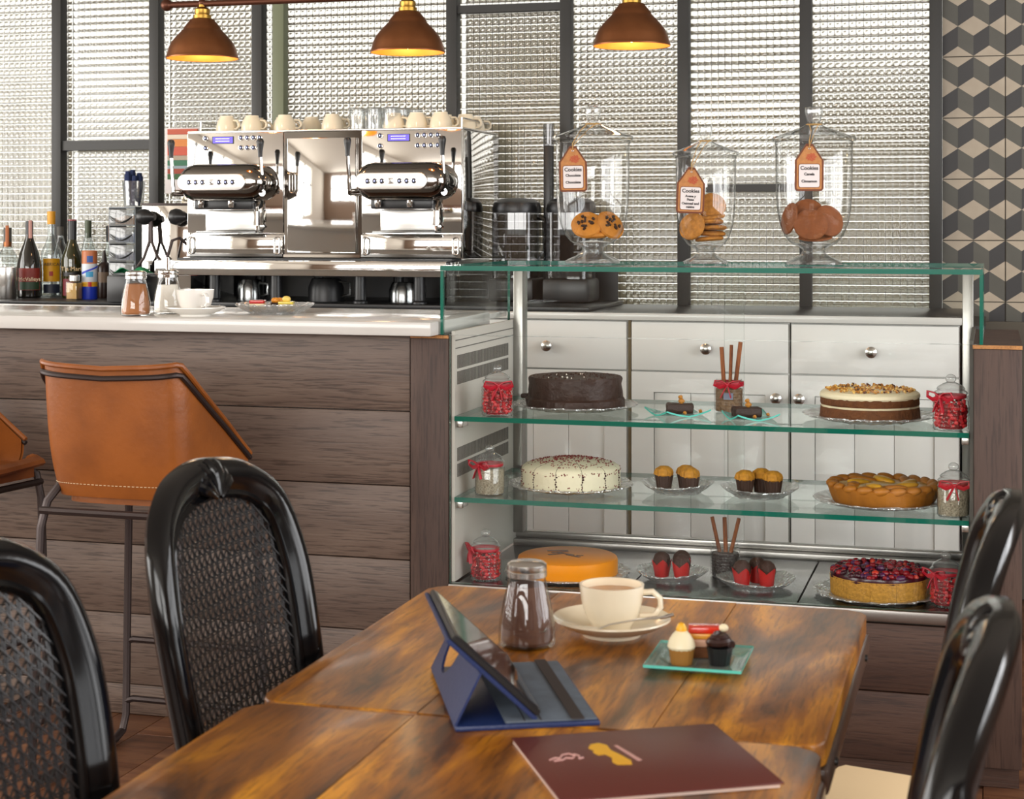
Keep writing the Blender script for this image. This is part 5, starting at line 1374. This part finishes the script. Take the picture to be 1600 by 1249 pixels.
# ================================================================== leather bar stools
def bar_stool(label, x, y, rz):
    t = thing('bar_stool', label, 'stool', (x, y, 0), rz, 'tan leather bar stools at the bar')
    def foot(s):      # s in 0..1 round the U from front-left over the back to front-right
        pts = [(-.185, .13), (-.187, 0), (-.187, -.10), (-.175, -.165), (-.125, -.192), (0, -.198), (.125, -.192), (.175, -.165), (.187, -.10), (.187, 0), (.185, .13)]
        u = s * (len(pts) - 1); i = min(int(u), len(pts) - 2); f = u - i
        p0 = Vector(pts[max(i - 1, 0)]); p1 = Vector(pts[i]); p2 = Vector(pts[i + 1]); p3 = Vector(pts[min(i + 2, len(pts) - 1)])
        return .5 * ((2 * p1) + (-p0 + p2) * f + (2 * p0 - 5 * p1 + 4 * p2 - p3) * f * f + (-p0 + 3 * p1 - 3 * p2 + p3) * f ** 3)
    def top(s):
        yv = foot(s).y; q = min(1, max(0, (yv + .165) / .30)); return .985 - .245 * q ** .85 - .012 * (1 - min(1, abs(s - .5) * 5)) * (1 if yv < -.15 else 0)
    def shell(off):
        def f(s, v):
            p = foot(s); h = top(s); z = .672 + (h - .672) * v
            k = 1 - .10 * (1 - v) ** 4
            lean = -.030 * v * (1 if p.y < 0 else .2) * min(1, -p.y / .198 if p.y < 0 else 0)
            r_ = Vector((p.x * k, p.y * k + lean)); nn = r_.normalized() if r_.length else Vector((0, 1))
            return (r_.x - nn.x * off, r_.y - nn.y * off, z)
        return f
    fo, fi = shell(0), shell(.007)
    mb = MB().grid(fo, 44, 14); mb.grid(fi, 44, 14); sh = mb.build('leather_shell', M_LEATHER, t)
    rim = [fo(i / 44, 1) for i in range(45)]
    MB().tube([(p[0] * 1.02, p[1] * 1.02, p[2]) for p in rim], .0065, 8).build('rolled_edge', M_LEATHER, sh)
    MB().tube([(fo(i / 44, .945)[0] * 1.02, fo(i / 44, .945)[1] * 1.02, fo(i / 44, .945)[2] - .006) for i in range(45)], .0065, 8).build('frame_tube', M_TUBE, sh)
    mb = MB()
    for i in range(60):
        a, b = Vector(fo(.25 + .5 * i / 60, .10)), Vector(fo(.25 + .5 * (i + .6) / 60, .10)); mb.tube([a * 1.004 - Vector((0, 0, .004 * a.z)), b * 1.004 - Vector((0, 0, .004 * b.z))], .0008, 4)
    o = mb.build('stitching', M_STITCH, sh); o['kind'] = 'stuff'
    mb = MB().prism([(p[0] * .80, p[1] * .80) for p in [tuple(foot(i / 40)) for i in range(41)]] + [(.15, .19), (-.15, .19)], 'xy', .655, .692)
    mb.build('seat', M_LEATHER, t)
    MB().tube([(-.165, .17, .700), (-.16, .195, .695), (0, .20, .69), (.16, .195, .695), (.165, .17, .700)], .012, 8, flat=(1, 1.8)).build('front_roll', M_LEATHER, t)
    for s_ in (-1, 1):
        pts = [(s_ * .150, -.155, .70), (s_ * .170, -.185, .66), (s_ * .178, -.20, .60), (s_ * .192, -.215, .06), (s_ * .193, -.205, .022), (s_ * .193, -.17, .010), (s_ * .193, .15, .010), (s_ * .193, .185, .022), (s_ * .192, .20, .06), (s_ * .178, .19, .60), (s_ * .172, .18, .66), (s_ * .15, .15, .68)]
        MB().tube(pts, .010, 10).build('leg_frame', M_TUBE, t)
    MB().tube([(-.178, -.20, .640), (.178, -.20, .640)], .009, 8).build('rear_bar', M_TUBE, t)
    MB().tube([(-.178, .19, .640), (.178, .19, .640)], .009, 8).build('front_bar', M_TUBE, t)
    for z in (.25, .10):
        MB().tube([(-.19, .198, z - .006), (-.17, .199, z), (.17, .199, z), (.19, .198, z - .006)], .0085, 8).build('footrest', M_TUBE, t)
    return t
bar_stool('tan leather bar stool with its back to the room', -1.925, 3.66, R(-2))
bar_stool('tan leather bar stool at the far left edge, turned sideways', -2.555, 3.70, R(-97))

# ================================================================== things on the tables
shaker('cocoa shaker with a steel lid on the far cafe table', -.584, 2.135, TZ, M_COCOA, .088, .90)
saucer('cream saucer under the filled cup on the cafe table', -.490, 2.222, TZ, .079, M_CREAM)
tc_ = thing('coffee_cup', 'cream cup of milky coffee on the cafe table', 'cup', (-.490, 2.222, TZ + .0076), R(12))
cup_parts(tc_, M_CREAM, .0435, .060)
MB().lathe([(0, .0500), (.0395, .0500)], 32).build('coffee', M_COFFEE, tc_)
spoon('teaspoon resting on the saucer of the filled cup', (-.512, 2.168), (-.402, 2.200), TZ + .014, TZ + .034)
gp = MB()
def gpf(u, v):
    a, b = 2 * u - 1, 2 * v - 1; e = max(abs(a), abs(b)); return (.060 * a, .064 * b, .0035 + .007 * max(0, (e - .72) / .28) ** 1.3)
gp.grid(gpf, 16, 16); gp.grid(lambda u, v: tuple(Vector(gpf(u, v)) - Vector((0, 0, .0035))), 16, 16)
gp.mi = 1
for fn in (lambda u: (u, 0), lambda u: (u, 1), lambda u: (0, u), lambda u: (1, u)):
    gp.grid(lambda u, v, fn=fn: tuple(Vector(gpf(*fn(u))) - Vector((0, 0, .0035 * (1 - v)))), 16, 1)
tag(gp.build('glass_plate', [M_TEAL, M_TEALEDGE], None, (-.352, 2.105, TZ), (0, 0, R(1))), 'square teal glass plate of mini cakes on the cafe table', 'plate')
PZ = TZ + .0037
mc = thing('mini_cupcake', 'mini cupcake with cream dome and yellow tip on the square plate', 'cupcake', (-.371, 2.083, PZ))
muffin_case(mc, .0130, .0160, .020, pm('tan_paper_case', '9a6a2a', .6), 24)
MB().lathe([(.0158, .019), (.0175, .022), (.016, .029), (.011, .037), (.005, .043), (0, .044)], 28).build('cream_dome', M_ICING, mc)
MB().lathe([(.0065, .039), (.007, .044), (.004, .050), (0, .052)], 16).build('yellow_tip', pm('yellow_sugar', 'f0b010', .4), mc)
mc = thing('mini_cupcake', 'mini chocolate cupcake with swirled dark icing on the square plate', 'cupcake', (-.325, 2.094, PZ))
muffin_case(mc, .0125, .0160, .022, M_BLACKPL, 24)
MB().tube([((.0145 - .0115 * k / 40) * math.cos(k * .42), (.0145 - .0115 * k / 40) * math.sin(k * .42), .025 + .012 * (k / 40)) for k in range(41)], .0052, 8).build('swirled_icing', pm('dark_ganache', '2e1512', .35), mc)
MB().ball((.004, .006, .044), (.006, .005, .005)).build('cream_tip', M_ICING, mc)
slice_cake('red topped pastry slice behind the two mini cupcakes', -.350, 2.128, PZ, .040, .026, (('base', .014, M_SPONGE), ('cream', .010, pm('pink_cream', 'd8a88c', .5)), ('sponge', .007, pm('orange_jelly', 'e8a03a', .3)), ('jelly', .008, pm('bright_red_jelly', 'd8321c', .15, coat=.5))), R(12))

# tablet in a navy folio
fo_ = thing('tablet_folio', 'navy folio case standing on the cafe table with a tablet leaning in it', 'tablet case', (-.558, 1.747, TZ), math.atan2(.066, .145))
W1, L1 = .160, .252
B('base_cover', M_NAVY, fo_, 0, W1, 0, L1, 0, .006, bev=.002)
ln = B('suede_lining', M_SUEDE, fo_, .055, W1 - .003, .003, L1 - .003, .006, .0085, bev=.001)
B('groove', M_STRAPBR, ln, .094, .0955, .003, L1 - .003, .0083, .0088)
B('groove', M_STRAPBR, ln, .076, .077, .003, L1 - .003, .0083, .0088)
B('elastic_strap', M_STRAPBR, fo_, .128, .142, .0, L1, .0086, .0100)
bx, bz, tx, tz = .092, .009, -.006, .100
def lean(u, d):     # u along the height of the tablet, d = offset towards the screen side
    dv = Vector((tx - bx, 0, tz - bz)).normalized(); nn = Vector((dv.z, 0, -dv.x))
    return Vector((bx, 0, bz)) + dv * u + nn * d
Lh = math.hypot(tx - bx, tz - bz)
def slab(name, mat, u0, u1, d0, d1, y0, y1, par):
    mb = MB(); vv = []
    for y in (y0, y1):
        for (u, d) in ((u0, d0), (u1, d0), (u1, d1), (u0, d1)):
            p = lean(u, d); vv.append(mb.bm.verts.new((p.x, y, p.z)))
    for f in ((0, 1, 2, 3), (7, 6, 5, 4), (0, 4, 5, 1), (1, 5, 6, 2), (2, 6, 7, 3), (3, 7, 4, 0)): mb.bm.faces.new([vv[i] for i in f])
    bmesh.ops.bevel(mb.bm, geom=mb.bm.edges[:], offset=.0012, segments=2, affect='EDGES')
    return mb.build(name, mat, par)
slab('back_cover', M_NAVY, 0, Lh, -.005, 0, .006, L1 - .004, fo_)
# prop flap with a curved cut-out
pu = lean(Lh * .62, -.005)
mb = MB()
n = 24; outer = []
top_pts = []
for i in range(n + 1):
    v = i / n
    cut = max(0, 1 - ((v - .72) / .17) ** 2) ** .5 * .78 if abs(v - .72) < .17 else 0
    top_pts.append((v, cut))
for th in (0, 1):
    for (v, cut) in top_pts:
        for e in (0, 1):
            f = (0 if e == 0 else 1 - cut)
            mb.bm.verts.new((pu.x * f + .002 - .003 * th, .004 + (L1 - .008) * v, .006 + (pu.z - .006) * f))
mb.bm.verts.ensure_lookup_table()
VV = mb.bm.verts; N2 = 2 * (n + 1)
for th in (0, 1):
    for i in range(n): mb.bm.faces.new([VV[th * N2 + 2 * i + j] for j in (0, 1, 3, 2)])
for i in range(n):
    for e in (0, 1): mb.bm.faces.new([VV[q] for q in (2 * i + e, 2 * i + 2 + e, N2 + 2 * i + 2 + e, N2 + 2 * i + e)])
for i in (0, n): mb.bm.faces.new([VV[q] for q in (2 * i, 2 * i + 1, N2 + 2 * i + 1, N2 + 2 * i)])
mb.build('prop_flap', M_NAVY, fo_, smooth=0)
tb_ = thing('tablet', 'dark tablet leaning in the navy folio case', 'tablet', (-.558, 1.747, TZ), math.atan2(.066, .145))
slab('body', M_BLACKPL, .002, Lh - .003, .0005, .0075, .008, L1 - .006, tb_)
slab('screen', M_SCREEN, .006, Lh - .007, .0076, .0086, .012, L1 - .010, tb_)

# menu
mn = thing('menu', 'burgundy menu booklet with a gold emblem on the near cafe table', 'menu', (-.489, 1.727, TZ), R(29))
B('pages', M_PAPER, mn, .001, .222, -.198, -.002, .0005, .004)
B('cover', M_MENU, mn, 0, .226, -.20, 0, .004, .006, bev=.0006)
def em_(u, v): return (.084 + (u - .110) * .95, -.077 + (v + .086) * 1.45)
def flat(name, pts, mat):
    pts = [em_(*p) for p in pts]
    return MB().prism(pts, 'xy', .006, .0064).build(name, mat, mn, smooth=0)
flat('gold_emblem', [(.094, -.070), (.100, -.062), (.110, -.060), (.117, -.066), (.116, -.078), (.121, -.088), (.127, -.104), (.124, -.112), (.109, -.110), (.106, -.104), (.110, -.094), (.106, -.086), (.098, -.087), (.095, -.080), (.098, -.076)], M_GOLD)
flat('pink_line', [(.124, -.068), (.128, -.068), (.139, -.104), (.134, -.105)], M_PINK)
MB().tube([(.020 + (a - .048) * .8, -.078 + (b + .086) * 1.3, c) for a, b, c in [(.048, -.090, .0062), (.056, -.086, .0062), (.062, -.088, .0062), (.068, -.080, .0062), (.078, -.078, .0062), (.084, -.084, .0062), (.078, -.090, .0062), (.070, -.088, .0062), (.064, -.092, .0062), (.052, -.093, .0062)]], .0012, 5).build('script_print', M_PINK, mn)
MB().tube([(.020 + (a - .048) * .8, -.078 + (b + .086) * 1.3, c) for a, b, c in [(.084, -.080, .0062), (.089, -.085, .0062), (.086, -.092, .0062), (.092, -.090, .0062)]], .0012, 5).build('script_print', M_PINK, mn)
